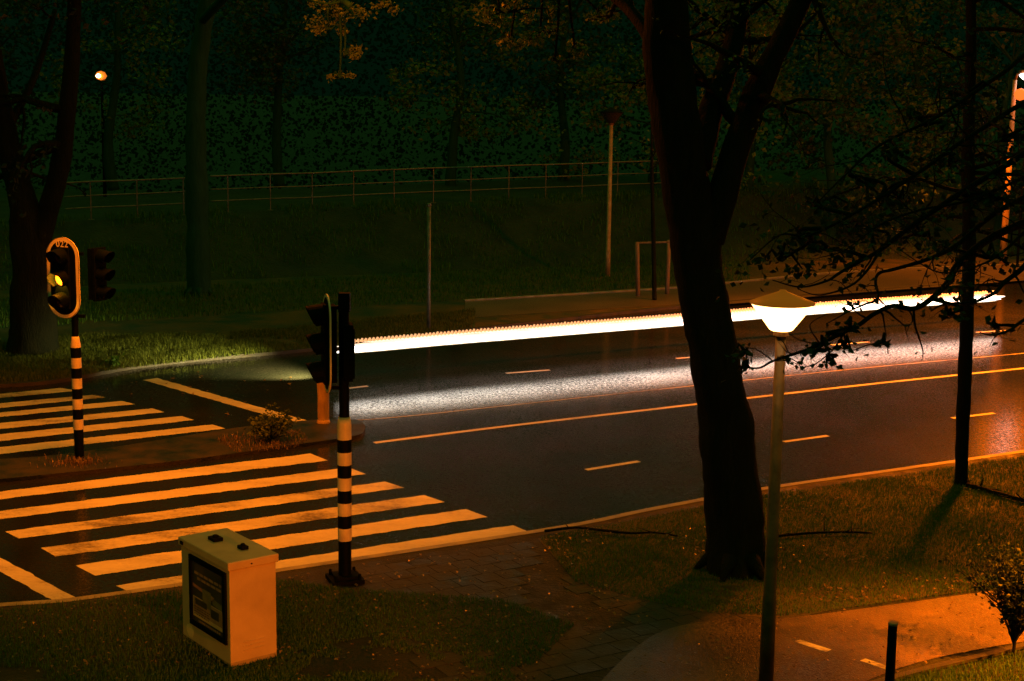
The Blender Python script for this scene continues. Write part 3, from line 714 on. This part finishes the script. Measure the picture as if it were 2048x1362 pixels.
def kerbpt():
    p = random.choice(kp[60:300]); return p + Vector((random.uniform(-.1, .1), random.uniform(-.02, .10), 0))
litter('fallen_leaves', 'leaves and grit gathered in the gutter along the near kerb', kerbpt, 420, .045, 16, .004)

# ---- fallen branches
for (pts, r_, lab) in (([(1090, 1062), (1150, 1055), (1200, 1060), (1260, 1066), (1310, 1065), (1355, 1072)], .022, 'thin crooked branch lying on the grass left of the leaning tree'),
                      ([(1555, 1072), (1620, 1066), (1690, 1064), (1745, 1066)], .022, 'thin dark branch lying on the grass right of the leaning tree'),
                      ([(1935, 970), (1965, 978), (2000, 988), (2048, 1001), (2110, 1015)], .045, 'thick dark branch lying at the foot of the slender tree')):
    b = MB(); P = pxl(pts, VZ + .05, 5); b.tube(P, [r_ * (1 - .5 * i / len(P)) for i in range(len(P))], seg=7, wob=.3)
    for k in range(5):
        i = random.randint(2, len(P) - 2); b.tube(wander(P[i], (random.gauss(0, 1), random.gauss(0, 1), .4), .25, 3, .2), [r_ * .4, r_ * .3, r_ * .2, r_ * .1], seg=5)
    tag(b.build('fallen_branch', M['bark_dark'], smooth=True), lab, 'branch')

# ------------------------------------------------------------------ railing
def railing(P0, stops, label, ends):
    # stops: pixel x/top y of posts
    pts = [atd(x, y, 50 + (x - 130) / 1085 * 8) for x, y in stops]
    t = empty('railing', Vector((pts[0].x, pts[0].y, pts[0].z - 1.28)), label, 'railing')
    a = atd(*ends[0], 50 + (ends[0][0] - 130) / 1085 * 8); c = atd(*ends[1], 50 + (ends[1][0] - 130) / 1085 * 8)
    line_ = smooth_line([a] + pts + [c], 4)
    for nm, dz, r_ in (('handrail', 0, .032), ('midrail', -.46, .022), ('midrail', -.86, .022)):
        b = MB(); b.tube([p + Vector((0, 0, dz)) for p in line_], r_, seg=8); b.build(nm, M['galv'], t, smooth=True)
    for p in pts:
        b = MB(); b.tube([p + Vector((0, 0, -1.28)), p], .024, seg=8); b.box(p + Vector((0, 0, -1.27)), (.2, .16, .02)); b.build('post', M['galv'], t)
railing(None, [(180, 363), (273, 360), (366, 356)], 'short grey tube railing on the bank left of the gap', ((128, 366), (366, 356)))
railing(None, [(455, 351), (540, 348), (624, 346), (707, 342), (788, 339), (867, 336), (942, 334), (1018, 331), (1092, 329), (1165, 327), (1236, 324), (1306, 322)], 'long grey tube railing on the bank above the road', ((420, 352), (1380, 319)))

# ------------------------------------------------------------------ traffic lights
def oval(w, h, n=16):
    pts = []; r_ = w / 2; s_ = h / 2 - r_
    for k in range(n + 1): a = math.pi * k / n; pts.append((r_ * math.cos(a), s_ + r_ * math.sin(a)))
    for k in range(n + 1): a = math.pi + math.pi * k / n; pts.append((r_ * math.cos(a), -s_ + r_ * math.sin(a)))
    return pts
def signal_head(parent, c, yaw, lit=None, board=True, border=0.045, bh=1.30, bw=.56, back=False, text=None, pitch=.35, hood_len=.26, nlamp=3, hr=.125):
    """a traffic signal facing local -Y, turned by yaw, centred on c"""
    Rz = Matrix.Rotation(yaw, 3, 'Z'); c = Vector(c)
    def X(x, y, z): return c + Rz @ Vector((x, y, z))
    if board:
        b = MB(); o1 = oval(bw, bh)
        b.poly([X(x, -.006, z) for x, z in o1]); b.poly([X(x, .006, z) for x, z in reversed(o1)])
        for i in range(len(o1)):
            j = (i + 1) % len(o1); b.quad(X(o1[i][0], -.006, o1[i][1]), X(o1[i][0], .006, o1[i][1]), X(o1[j][0], .006, o1[j][1]), X(o1[j][0], -.006, o1[j][1]))
        bd = b.build('backing_board', M['black_plastic'], parent)
        b = MB(); o2 = oval(bw - .012, bh - .012); o3 = oval(bw - .012 - 2 * border, bh - .012 - 2 * border)
        for yy in (-.0085,):
            for i in range(len(o2)):
                j = (i + 1) % len(o2); b.quad(X(o2[i][0], yy, o2[i][1]), X(o2[j][0], yy, o2[j][1]), X(o3[j][0], yy, o3[j][1]), X(o3[i][0], yy, o3[i][1]))
        # rim turned round the edge of the board
        for i in range(len(o1)):
            j = (i + 1) % len(o1)
            k = 1.012
            b.quad(X(o1[i][0] * k, -.009, o1[i][1] * 1.004), X(o1[j][0] * k, -.009, o1[j][1] * 1.004), X(o1[j][0] * k, .009, o1[j][1] * 1.004), X(o1[i][0] * k, .009, o1[i][1] * 1.004))
        b.build('border', M['white_strip'], bd)
        if text:
            cu_ = bpy.data.curves.new('num', 'FONT'); cu_.body = text; cu_.size = .14; cu_.space_character = 1.12; cu_.align_x = 'CENTER'; cu_.align_y = 'CENTER'; cu_.extrude = .002; cu_.offset = .002
            to = bpy.data.objects.new('tmp', cu_); me = bpy.data.meshes.new_from_object(to)
            bpy.data.objects.remove(to)
            me.transform(Matrix.Rotation(math.pi / 2, 4, 'X'))
            me.transform(Matrix.Translation((0, -.012, bh / 2 - .112))); me.transform(Rz.to_4x4()); me.transform(Matrix.Translation(c - parent.location))
            me.materials.clear(); me.materials.append(M['white_strip'])
            no = bpy.data.objects.new('number', me); col.objects.link(no); no.parent = bd
    # housing
    b = MB(); hh = pitch * (nlamp - 1) + .27
    b.box(X(0, -.03, 0), (.27, .045, hh), M=Rz); b.box(X(0, .055, 0), (.24, .09, hh * .96), M=Rz)
    hs = b.build('signal_housing', M['black_plastic'], parent)
    zs = [pitch * ((nlamp - 1) / 2 - k) for k in range(nlamp)]
    for k, z in enumerate(zs):
        # visor: open-bottom cylinder, cut back underneath
        b = MB(); seg = 20; r_ = hr
        ring = []
        for q in range(seg + 1):
            a = R(-55) + R(290) * q / seg
            ln = hood_len * (.38 + .62 * (0.5 + 0.5 * math.sin(a)))
            ring.append((a, ln))
        for th in (0, .006):
            for q in range(seg):
                a0, l0 = ring[q]; a1, l1 = ring[q + 1]; rr = r_ + th
                P0 = X(rr * math.cos(a0), -.055, z + rr * math.sin(a0)); P1 = X(rr * math.cos(a1), -.055, z + rr * math.sin(a1))
                Q0 = X(rr * math.cos(a0), -.055 - l0, z + rr * math.sin(a0) - l0 * .12); Q1 = X(rr * math.cos(a1), -.055 - l1, z + rr * math.sin(a1) - l1 * .12)
                b.quad(P0, P1, Q1, Q0)
        b.build('visor', M['black_metal'], hs)
        b = MB(); prof = [(0.0, -.035), (.04, -.032), (.075, -.022), (.108, -.004), (.115, .0)]
        Mx = Rz @ Matrix.Rotation(math.pi / 2, 3, 'X') ; Mx = Rz @ Matrix(((1, 0, 0), (0, 0, 1), (0, 1, 0)))
        b.lathe([(r2, z2) for r2, z2 in prof], X(0, -.056, z), 20, Mx)
        lit_here = (lit == k)
        b.build('lens', M['amber'] if lit_here else M['lens'], hs, smooth=True)
        if lit_here:
            L = bpy.data.lights.new('amber_glow', 'POINT'); L.energy = 26; L.color = (1, .33, .01); L.shadow_soft_size = .03
            lo = bpy.data.objects.new('amber_glow', L); col.objects.link(lo); lo.location = X(0, -.13, z)
    return hs
def striped_pole(t, base, h_sleeve, h_pole, r_sl=.082, r_p=.052, lower=.62, band=.155, nb=9, plate=True):
    base = Vector(base)
    b = MB(); z = 0
    cuts = [0, lower]; k = 0
    zz = lower; cols = [1]
    while zz < h_sleeve - .20: zz += band; cuts.append(zz); cols.append(0 if len(cols) % 2 else 1)
    cols[-1] = 0
    # bands: index 0 = black foot, then alternate white/black, cone on top white
    for i in range(len(cuts) - 1):
        b.cur = 1 if (i == 0 or i % 2 == 0) else 0
        if i == len(cuts) - 2: b.cur = 1 if (i % 2 == 0) else 0
        rr = r_sl * (1 if i else .93); b.lathe([(rr, cuts[i]), (rr, cuts[i + 1])], base, 28)
        if i == 0: b.lathe([(rr, cuts[1] - .001), (r_sl, cuts[1])], base, 28)
    top = cuts[-1]; b.cur = 0 if (len(cuts) - 2) % 2 == 0 else 1
    b.cur = 0
    b.lathe([(r_sl, top), (r_sl * .98, top + .04), (r_sl * .80, top + .12), (r_p * 1.12, h_sleeve), (r_p, h_sleeve + .002)], base, 28)
    b.build('striped_sleeve', [M['white_enamel'], M['black_metal']], t, smooth=True)
    b = MB(); b.tube([base + Vector((0, 0, h_sleeve - .05)), base + Vector((0, 0, h_pole))], r_p, seg=20); b.build('pole', M['black_metal'], t, smooth=False)
    if plate:
        b = MB(); b.box(base + Vector((0, 0, .035)), (.40, .40, .05), rz=.35); b.box(base + Vector((0, 0, .075)), (.28, .28, .04), rz=.35)
        for q in range(4):
            a = .35 + math.pi / 4 + q * math.pi / 2; b.lathe([(.02, .04), (.02, .12), (.012, .13), (0, .13)], base + Vector((math.cos(a) * .21, math.sin(a) * .21, 0)), 8)
        b.build('base_plate', M['black_metal'], t)

# left one, on the island
pb = at(159, 918, IZ)
t1 = empty('traffic_light', pb, 'left traffic light numbered 022 showing amber on the island between the two crossings', 'traffic light')
dd = pb.y
top = atd(159, 636, dd)
sleeve_top = atd(154, 673, dd).z - IZ
striped_pole(t1, pb, sleeve_top, 3.55, lower=.50, band=.168, plate=False)
bc = atd(127, 556, dd - .05)
signal_head(t1, bc, R(-20), lit=1, text='022', bh=1.30, bw=.60, hr=.128, hood_len=.25, border=.052)
hc = atd(196, 548, dd + .0)
signal_head(t1, hc, R(62), lit=None, board=False, pitch=.29, hr=.11)
for zz_ in (2.35, 3.35): b = MB(); b.box(pb + Vector((0, 0, zz_)), (.34, .06, .05)); b.build('bracket', M['black_metal'], t1)

# near one, by the kerb
pb = at(690, 1163, VZ)
t2 = empty('traffic_light', pb, 'nearer traffic light with striped foot seen from the side beside the utility cabinet', 'traffic light')
dd = pb.y
striped_pole(t2, pb, atd(686, 840, dd).z - VZ, atd(687, 586, dd).z - VZ, r_sl=.086, r_p=.062, lower=.53, band=.158)
bc = atd(654, 687, dd - .02)
signal_head(t2, bc, R(-74), lit=None, bh=1.19, bw=.56, pitch=.345, hr=.13, border=.03, hood_len=.20)
b = MB(); c0 = atd(697, 704, dd - .02)
b.box(c0, (.13, .30, .60), rz=R(10)); b.box(c0 + Vector((0, 0, .32)), (.10, .24, .04), rz=R(10)); b.box(c0 + Vector((0, 0, -.32)), (.09, .2, .05), rz=R(10))
b.build('signal_housing', M['black_plastic'], t2)
b = MB()
for y_ in (615, 775): q = atd(672, y_, dd); b = MB(); b.box(q, (.2, .05, .04)); b.build('bracket', M['black_metal'], t2)
b = MB(); b.box(atd(689, 604, dd - .03), (.135, .135, .22)); b.build('pole_cap', M['black_metal'], t2)

# ------------------------------------------------------------------ utility cabinet
A0 = at(462, 1338, VZ); B0 = at(553, 1324, VZ); C0 = at(366, 1268, VZ)
ex = Vector((math.cos(R(38)), math.sin(R(38)), 0)); wx_ = .54; ey = Vector((-ex.y, ex.x, 0))
dep = 1.12
hcab = atd(460, 1140, A0.y).z - VZ
cb = empty('utility_cabinet', (A0 + ex * wx_ / 2 + ey * dep / 2), 'cream metal utility cabinet with a framed poster on its left side', 'cabinet')
RM = Matrix((ex, ey, Vector((0, 0, 1)))).transposed()
def CX(u, v, z): return A0 + ex * u + ey * v + Vector((0, 0, z))
def bevel(o, w=.006, sg=2):
    md = o.modifiers.new('bevel', 'BEVEL'); md.width = w; md.segments = sg; md.limit_method = 'ANGLE'; return o
b = MB(); b.box(CX(wx_ / 2, dep / 2, hcab / 2 + .02), (wx_, dep, hcab - .04), M=RM); bevel(b.build('body', M['cab'], cb))
b = MB(); b.box(CX(wx_ / 2, dep / 2, hcab + .035), (wx_ + .05, dep + .05, .09), M=RM); bevel(b.build('lid', M['cab'], cb), .012)
b = MB(); b.box(CX(wx_ / 2, dep / 2, .03), (wx_ - .05, dep - .05, .14), M=RM); b.build('plinth', M['kerb'], cb)
for (u, v, sx) in ((.45, .70, .11), (.62, .30, .08)):
    b = MB(); b.box(CX(wx_ * u, dep * v, hcab + .10), (sx, sx * 1.3, .035), M=RM); b.lathe([(sx * .3, .018), (sx * .3, .035), (sx * .2, .042), (0, .042)], CX(wx_ * u, dep * v, hcab + .10), 12); b.build('lid_fitting', M['black_metal'], cb)
b = MB(); b.box(CX(-.028, dep * .93, hcab + .035), (.02, .06, .035), M=RM); b.build('lock', M['black_metal'], cb)
b = MB(); b.lathe([(.010, 0), (.008, .006), (0, .006)], CX(wx_ * .45, -.026, hcab + .03), 10, RM @ Matrix(((1, 0, 0), (0, 0, -1), (0, 1, 0)))); b.build('rivet', M['black_metal'], cb)
for zz_ in (.16, .20, .24):
    b = MB(); b.box(CX(wx_ * .5, -.0035, hcab * zz_), (wx_ * .46, .006, .008), M=RM); b.build('vent_slot', M['cab'], cb)
b = MB(); b.box(CX(wx_ * .5, -.001, hcab * .035), (wx_ * .99, .004, .05), M=RM); b.build('base_trim', M['kerb'], cb)
# framed poster on the left face (u = 0)
pv0, pv1, pz0, pz1 = dep * .05, dep * .80, hcab * .225, hcab * .955
def FR(v, z, out): return CX(-out, v, z)
b = MB()
def slab(b, v0, v1, z0, z1, o0, o1):
    b.box(CX(-(o0 + o1) / 2, (v0 + v1) / 2, (z0 + z1) / 2), (o1 - o0, v1 - v0, z1 - z0), M=RM)
fwid = .055
slab(b, pv0, pv1, pz0, pz0 + fwid, 0.001, .03); slab(b, pv0, pv1, pz1 - fwid, pz1, 0.001, .03)
slab(b, pv0, pv0 + fwid * 1.25, pz0 + fwid, pz1 - fwid, 0.001, .03); slab(b, pv1 - fwid, pv1, pz0 + fwid, pz1 - fwid, 0.001, .03)
fr0 = bevel(b.build('poster_frame', M['black_plastic'], cb), .008)
b = MB(); slab(b, pv0 + fwid, pv1 - fwid, pz0 + fwid, pz1 - fwid, .001, .012); pst = b.build('poster', M['poster_dark'], fr0)
q0, q1 = pv0 + fwid * 1.25, pv1 - fwid; z0_, z1_ = pz0 + fwid, pz1 - fwid; qw = q1 - q0; zh = z1_ - z0_
mats_p = [M['poster_tan'], M['poster_red'], M['poster_green'], M['poster_light'], M['poster_dark']]
b = MB()
def patch(mi, a0, a1, c0, c1, o=.0135, sk=0.0):      # a: 0 at the left (far) side of the face as seen, c: 0 bottom
    b.cur = mi
    va, vb = q1 - qw * a0, q1 - qw * a1
    b.poly([FR(va, z0_ + zh * c0, o), FR(vb, z0_ + zh * (c0 - sk), o), FR(vb, z0_ + zh * (c1 - sk), o), FR(va, z0_ + zh * c1, o)])
random.seed(3)
patch(3, .02, .98, .085, .42)
patch(0, .04, .96, .15, .41, .0145)
patch(4, .10, .48, .30, .40, .0155); patch(4, .60, .86, .22, .36, .0155)
patch(2, .34, .62, .33, .62, .0150)
patch(1, .02, .40, .575, .63, .0145, .03); patch(0, .40, .72, .54, .62, .0146, .05); patch(2, .66, .96, .45, .55, .0146, .03)
for r_i in range(4):                                   # rows of illegible small print
    a = .06
    while a < .55: w = random.uniform(.03, .09); patch(4, a, a + w, .13 + .04 * r_i, .145 + .04 * r_i, .0160); a += w + .02
for r_i, c in ((0, .80), (1, .72)):
    a = .08 + .1 * r_i
    while a < .92: w = random.uniform(.07, .16); patch(0, a, min(a + w, .95), c, c + .045, .0150); a += w + .025
a = .2
while a < .88: w = random.uniform(.03, .07); patch(0, a, a + w, .02, .055, .0150); a += w + .012
b.build('poster_print', mats_p, fr0)
# scuff
b = MB(); cc = CX(-.0015, dep * .84, hcab * .13)
pts = []
for k in range(18):
    a = 2 * math.pi * k / 18; rr = .075 + .03 * noise.noise(Vector((math.cos(a) * 2, math.sin(a) * 2, 4))); pts.append(cc + ey * (-math.cos(a) * rr * 1.2) + Vector((0, 0, math.sin(a) * rr)))
b.poly(pts); b.build('scuff', M['stain'], cb)

# ------------------------------------------------------------------ lamps
def post_lamp(base, ztop, wd, label, lit, rp=(.072, .052), group=None, pm='post_paint'):
    t = empty('street_lamp', base, label, 'street lamp', group); base = Vector(base); h = ztop - base.z
    b = MB(); b.tube([base, base + Vector((0, 0, .9)), base + Vector((0, 0, .92)), base + Vector((0, 0, h))], [rp[0] * 1.05, rp[0], rp[0] * .92, rp[1]], seg=20); b.build('post', M[pm], t, smooth=True)
    c = base + Vector((0, 0, h)); r_ = wd / 2; gh = wd * .42
    b = MB(); b.lathe([(0, .0), (r_ * .30, 0.0), (r_ * .36, .01), (r_ * .97, gh), (0, gh)], c, 32)
    b.build('glass_shade', M['glow_lamp'] if lit else M['lens'], t, smooth=False)
    b = MB(); b.lathe([(r_ * .95, gh - .003), (r_ * 1.0, gh), (r_ * 1.01, gh + .015), (r_ * .55, gh + wd * .115), (r_ * .12, gh + wd * .195), (r_ * .10, gh + wd * .215), (0, gh + wd * .22)], c, 32); b.build('canopy', M['canopy_glow'] if lit else M['bark'], t, smooth=True)
    b = MB(); b.lathe([(rp[1] * 1.0, -.06), (rp[1] * 1.5, -.05), (rp[1] * 1.5, -.004), (r_ * .28, -.001)], c, 20); b.build('collar', M['post_paint'], t)
    return t, c + Vector((0, 0, gh * .5))
lb0 = at(1532, 1362, VZ)
lz = atd(1561, 661, lb0.y).z
t, lc = post_lamp(lb0, lz, .64, 'lit lamp with glowing cone and flat canopy in front of the leaning tree', True)
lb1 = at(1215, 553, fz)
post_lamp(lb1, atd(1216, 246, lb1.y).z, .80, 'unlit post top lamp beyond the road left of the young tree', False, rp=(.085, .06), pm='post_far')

def column_lamp(base, ztop, arm, label, mat, head=.35, head_label=None):
    t = empty('street_lamp', base, label, 'street lamp'); base = Vector(base); h = ztop - base.z
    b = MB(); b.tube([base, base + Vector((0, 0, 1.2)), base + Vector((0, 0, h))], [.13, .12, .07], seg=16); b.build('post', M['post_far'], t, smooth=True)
    e = base + Vector((arm, 0, h + .25)); b = MB(); b.tube([base + Vector((0, 0, h - .05)), base + Vector((arm * .3, 0, h + .2)), e], [.05, .045, .04], seg=10); b.build('arm', M['post_paint'], t, smooth=True)
    b = MB(); b.box(e + Vector((.28 if arm > 0 else -.28, 0, .04)), (.75, .34, .12)); bevel(b.build('lamp_head', M['cap'], t), .04)
    b = MB(); cc_ = e + Vector((.28 if arm > 0 else -.28, 0, -.10))
    b.lathe([(0, -head * .45), (head * .5, -head * .35), (head * .85, -head * .05), (head * .9, .06), (0, .07)], cc_, 20); b.build('glass_bowl', mat, t, smooth=True)
    return t, cc_
c0 = at(2005, 531, fz)
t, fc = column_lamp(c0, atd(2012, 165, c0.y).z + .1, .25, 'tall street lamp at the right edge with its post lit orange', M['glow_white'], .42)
# signal-like orange blob below the lamp
b = MB(); q = atd(2041, 189, c0.y - .5); t = empty('beacon', Vector((q.x + .3, q.y, fz)), 'orange red lamp glowing just below the bright street lamp at the right edge', 'beacon')
b.lathe([(0, -.22), (.16, -.16), (.23, 0), (.16, .16), (0, .22)], q, 16); b.build('lamp_globe', M['glow_red'], t, smooth=True)
b = MB(); b.tube([Vector((q.x + .3, q.y, fz)), Vector((q.x + .3, q.y, q.z - .15)), q + Vector((0, 0, -.2))], [.05, .045, .04], seg=8); b.build('post', M['black_metal'], t)
# distant lamp upper left
dp = atd(203, 152, 78); dbase = Vector((dp.x, dp.y, 0))
t = empty('street_lamp', dbase, 'small distant orange street lamp shining high in the dark at the upper left', 'street lamp')
b = MB(); b.tube([dbase, Vector((dp.x, dp.y, dp.z + .3))], [.1, .06], seg=10); b.build('post', M['black_metal'], t)
b = MB(); b.lathe([(0, -.10), (.08, -.07), (.12, 0), (.08, .07), (0, .10)], dp + Vector((0, -.6, 0)), 16); b.build('bulb', M['glow_far'], t, smooth=True)
b = MB(); b.lathe([(0, -.25), (.19, -.19), (.30, 0), (.2, .19), (0, .26)], dp + Vector((0, -.1, 0)), 16); b.build('lamp_halo', emis('orange lamp halo', (1, .22, .02), .9), t, smooth=True)  # glowing shell added to imitate the halo around the bulb

# sign pole beyond the road
sp = at(857, 663, fz)
t = empty('signpost', sp, 'bare thin grey post on the far verge under the railing', 'post')
b = MB(); tp = atd(859, 408, sp.y); b.tube([sp, Vector((sp.x, sp.y, 1.2)), Vector((sp.x, sp.y, tp.z))], [.05, .05, .05], seg=14); b.build('post', M['galv'], t, smooth=True)
b = MB(); b.lathe([(.058, -.05), (.06, .0), (.04, .02), (0, .025)], Vector((sp.x, sp.y, tp.z)), 14); b.build('cap', M['galv'], t)

# island bollard behind the near traffic light
ib = at(647, 845, IZ); dib = ib.y
t = empty('island_bollard', ib, 'orange lit plastic bollard on the island tip behind the oval signal board', 'bollard')
hb = atd(647, 748, dib).z - IZ
b = MB(); b.lathe([(.125, 0), (.12, .03), (.105, .06), (.105, hb * .6), (.13, hb * .93), (.13, hb * .97), (.10, hb), (0, hb + .01)], ib, 20); b.build('body', M['bollard_yellow'], t, smooth=False)
b = MB(); b.lathe([(.11, hb + .002), (.10, hb + .05), (.04, hb + .08), (0, hb + .08)], ib, 16); b.build('cap', M['black_plastic'], t)
# black bollard bottom right
bb = at(1776, 1420, VZ); hbb = atd(1780, 1247, bb.y).z - VZ
t = empty('path_bollard', bb, 'thin black bollard beside the cycle path at the bottom right', 'bollard')
b = MB(); b.lathe([(.048, 0), (.046, hbb * .5), (.044, hbb - .02), (.038, hbb), (0, hbb)], bb, 20); b.build('post', M['black_metal'], t)
b = MB(); b.lathe([(.047, hbb - .015), (.049, hbb + .002), (.040, hbb + .014), (0, hbb + .016)], bb, 20); b.build('cap', M['galv'], t)

# ------------------------------------------------------------------ headlight streak along the far lane
g0 = at(668, 761); tr_px = [(668, 761), (900, 738), (1130, 717), (1350, 697), (1600, 673), (1800, 656), (2008, 640)]
TP = resample(pxl(tr_px, 0, 10), 240)
trail = empty('light_trail', TP[0], 'long white headlight streak running along the far lane of the wet road', 'light trail')
def strand(i0, i1, z0, r_, mat, off=0.0, amp=.006, seed=0):
    b = MB(); P = []; Rr = []
    for i in range(i0, i1):
        p = TP[i]; t_ = (TP[min(i + 1, 239)] - TP[max(i - 1, 0)]).normalized(); nr = Vector((-t_.y, t_.x, 0))
        P.append(p + nr * off + Vector((0, 0, z0 + amp * noise.noise(Vector((i * .11, seed, 0))))))
        e = min(1, (i - i0 + .3) / 6, (i1 - i - .7) / 8); Rr.append(r_ * math.sqrt(max(e, .02)) * (1 + .12 * noise.noise(Vector((i * .3, seed, 5)))))
    b.tube(P, Rr, seg=8); return b.build('strand', mat, trail, smooth=True)
TM = [emis('headlight streak edge', (1, .80, .52), .9), emis('headlight streak upper', (1, .90, .72), 1.05)]
strand(0, 238, .600, .040, M['trail'], 0, seed=1); strand(2, 240, .660, .038, M['trail'], .03, seed=2)
strand(5, 236, .555, .014, TM[0], .0, seed=3)
strand(0, 236, .722, .022, TM[1], .0, seed=4); strand(8, 232, .765, .016, TM[1], .0, seed=5)
b = MB(); tt = resample(TP, 440)
for i in range(4, 430):
    if i % 2: continue
    t_ = (tt[i + 1] - tt[i]).normalized(); ht = .075 + .02 * noise.noise(Vector((i * .4, 0, 0)))
    ax = Vector((t_.x, t_.y, 1.2)).normalized()
    b.tube([tt[i] + Vector((0, 0, .775)), tt[i] + Vector((0, 0, .775)) + Vector((t_.x * .03, t_.y * .03, ht))], [.045, .022], seg=6)
b.build('pulse_row', M['trail_soft'], trail)

# ------------------------------------------------------------------ light
w = bpy.data.worlds.new('World'); scene.world = w; w.use_nodes = True; nt = w.node_tree
bg = nt.nodes['Background']
tc = N(nt, 'ShaderNodeTexCoord'); sx = N(nt, 'ShaderNodeSeparateXYZ'); nt.links.new(tc.outputs['Generated'], sx.inputs[0])
c_ = ramp(nt, sx.outputs['Z'], [(0.0, (.0007, .0058, .0020)), (.07, (.0007, .0058, .0020)), (.3, (.008, .045, .012)), (.7, (.036, .135, .017))])
nt.links.new(c_, bg.inputs['Color']); bg.inputs['Strength'].default_value = 1.0

SOD = (1.0, .155, .001)
def lamp(name, loc, P, color=SOD, size=.25, spot=None, aim=None, blend=.6):
    L = bpy.data.lights.new(name, 'SPOT' if spot else 'POINT'); L.energy = P; L.color = color; L.shadow_soft_size = size
    if spot: L.spot_size = R(spot); L.spot_blend = blend
    o = bpy.data.objects.new(name, L); col.objects.link(o); o.location = loc
    if spot: o.rotation_euler = (Vector(aim) - Vector(loc)).to_track_quat('-Z', 'Y').to_euler()
    return o
# sodium street lighting above the crossings (luminaires above the frame), along the road and over the path, with unseen fills added
lamp('sodium_crossing', (-5.4, 21.9, 8.5), 4500, size=1.1, spot=94, aim=(-5.5, 23.2, 0), blend=.6)
lamp('leaf_fill', (-2.8, 22.4, 8.2), 620, size=.3)  # unseen lamp added to brighten the hanging leaf clusters
lamp('sodium_roadside', (13.0, 36.0, 9.0), 27000, size=.5, spot=128, aim=(12.4, 34.6, 0), blend=.6)
lamp('crown_fill', (13.0, 38.0, 9.2), 2600, size=.3)  # unseen lamp added to light the tree crowns beyond the road
lamp('sodium_far', fc + Vector((0, -.3, -.4)), 160, size=1.2)
lamp('far_path_fill', fc + Vector((-1.4, -1.6, -.5)), 2600, size=.3, spot=112, aim=(fc.x - 2.4, fc.y - 3, 0), blend=.4)  # spot added beside the far lamp to brighten the far path
lamp('sodium_path', (10.2, 13.2, 6.2), 27000, color=(1, .19, .001), size=.08, spot=42, aim=(6.3, 15.3, 0), blend=1.0)
lamp('canopy_fill', (8.8, 12.6, 5.6), 90, size=.15)  # weak unseen lamp added to warm the canopy of the lit lamp
lamp('cabinet_right_fill', (4.0, 5.0, 2.3), 5200, color=(1, .14, .002), size=.15, spot=24, aim=(-2.6, 15.6, .9), blend=.7)  # unseen narrow spot added to light the right face of the cabinet
lamp('cabinet_left_fill', (-9.0, 3.0, 5.0), 800, color=(1, .30, .002), size=.2, spot=30, aim=(-2.8, 15.6, .6), blend=.8)  # unseen warm spot added for the left face of the cabinet
e0 = TP[0]
lamp('headlight', e0 + Vector((-.1, 0, .66)), 3400, (1, .74, .28), .08, 70, e0 + Vector((-8, 4.6, -3.2)), 1.0)

# ------------------------------------------------------------------ render
vs = scene.view_settings; vs.view_transform = 'Standard'; vs.look = 'None'; vs.exposure = 0; vs.gamma = 1
scene.render.engine = 'CYCLES'
scene.cycles.max_bounces = 4; scene.cycles.sample_clamp_indirect = 4
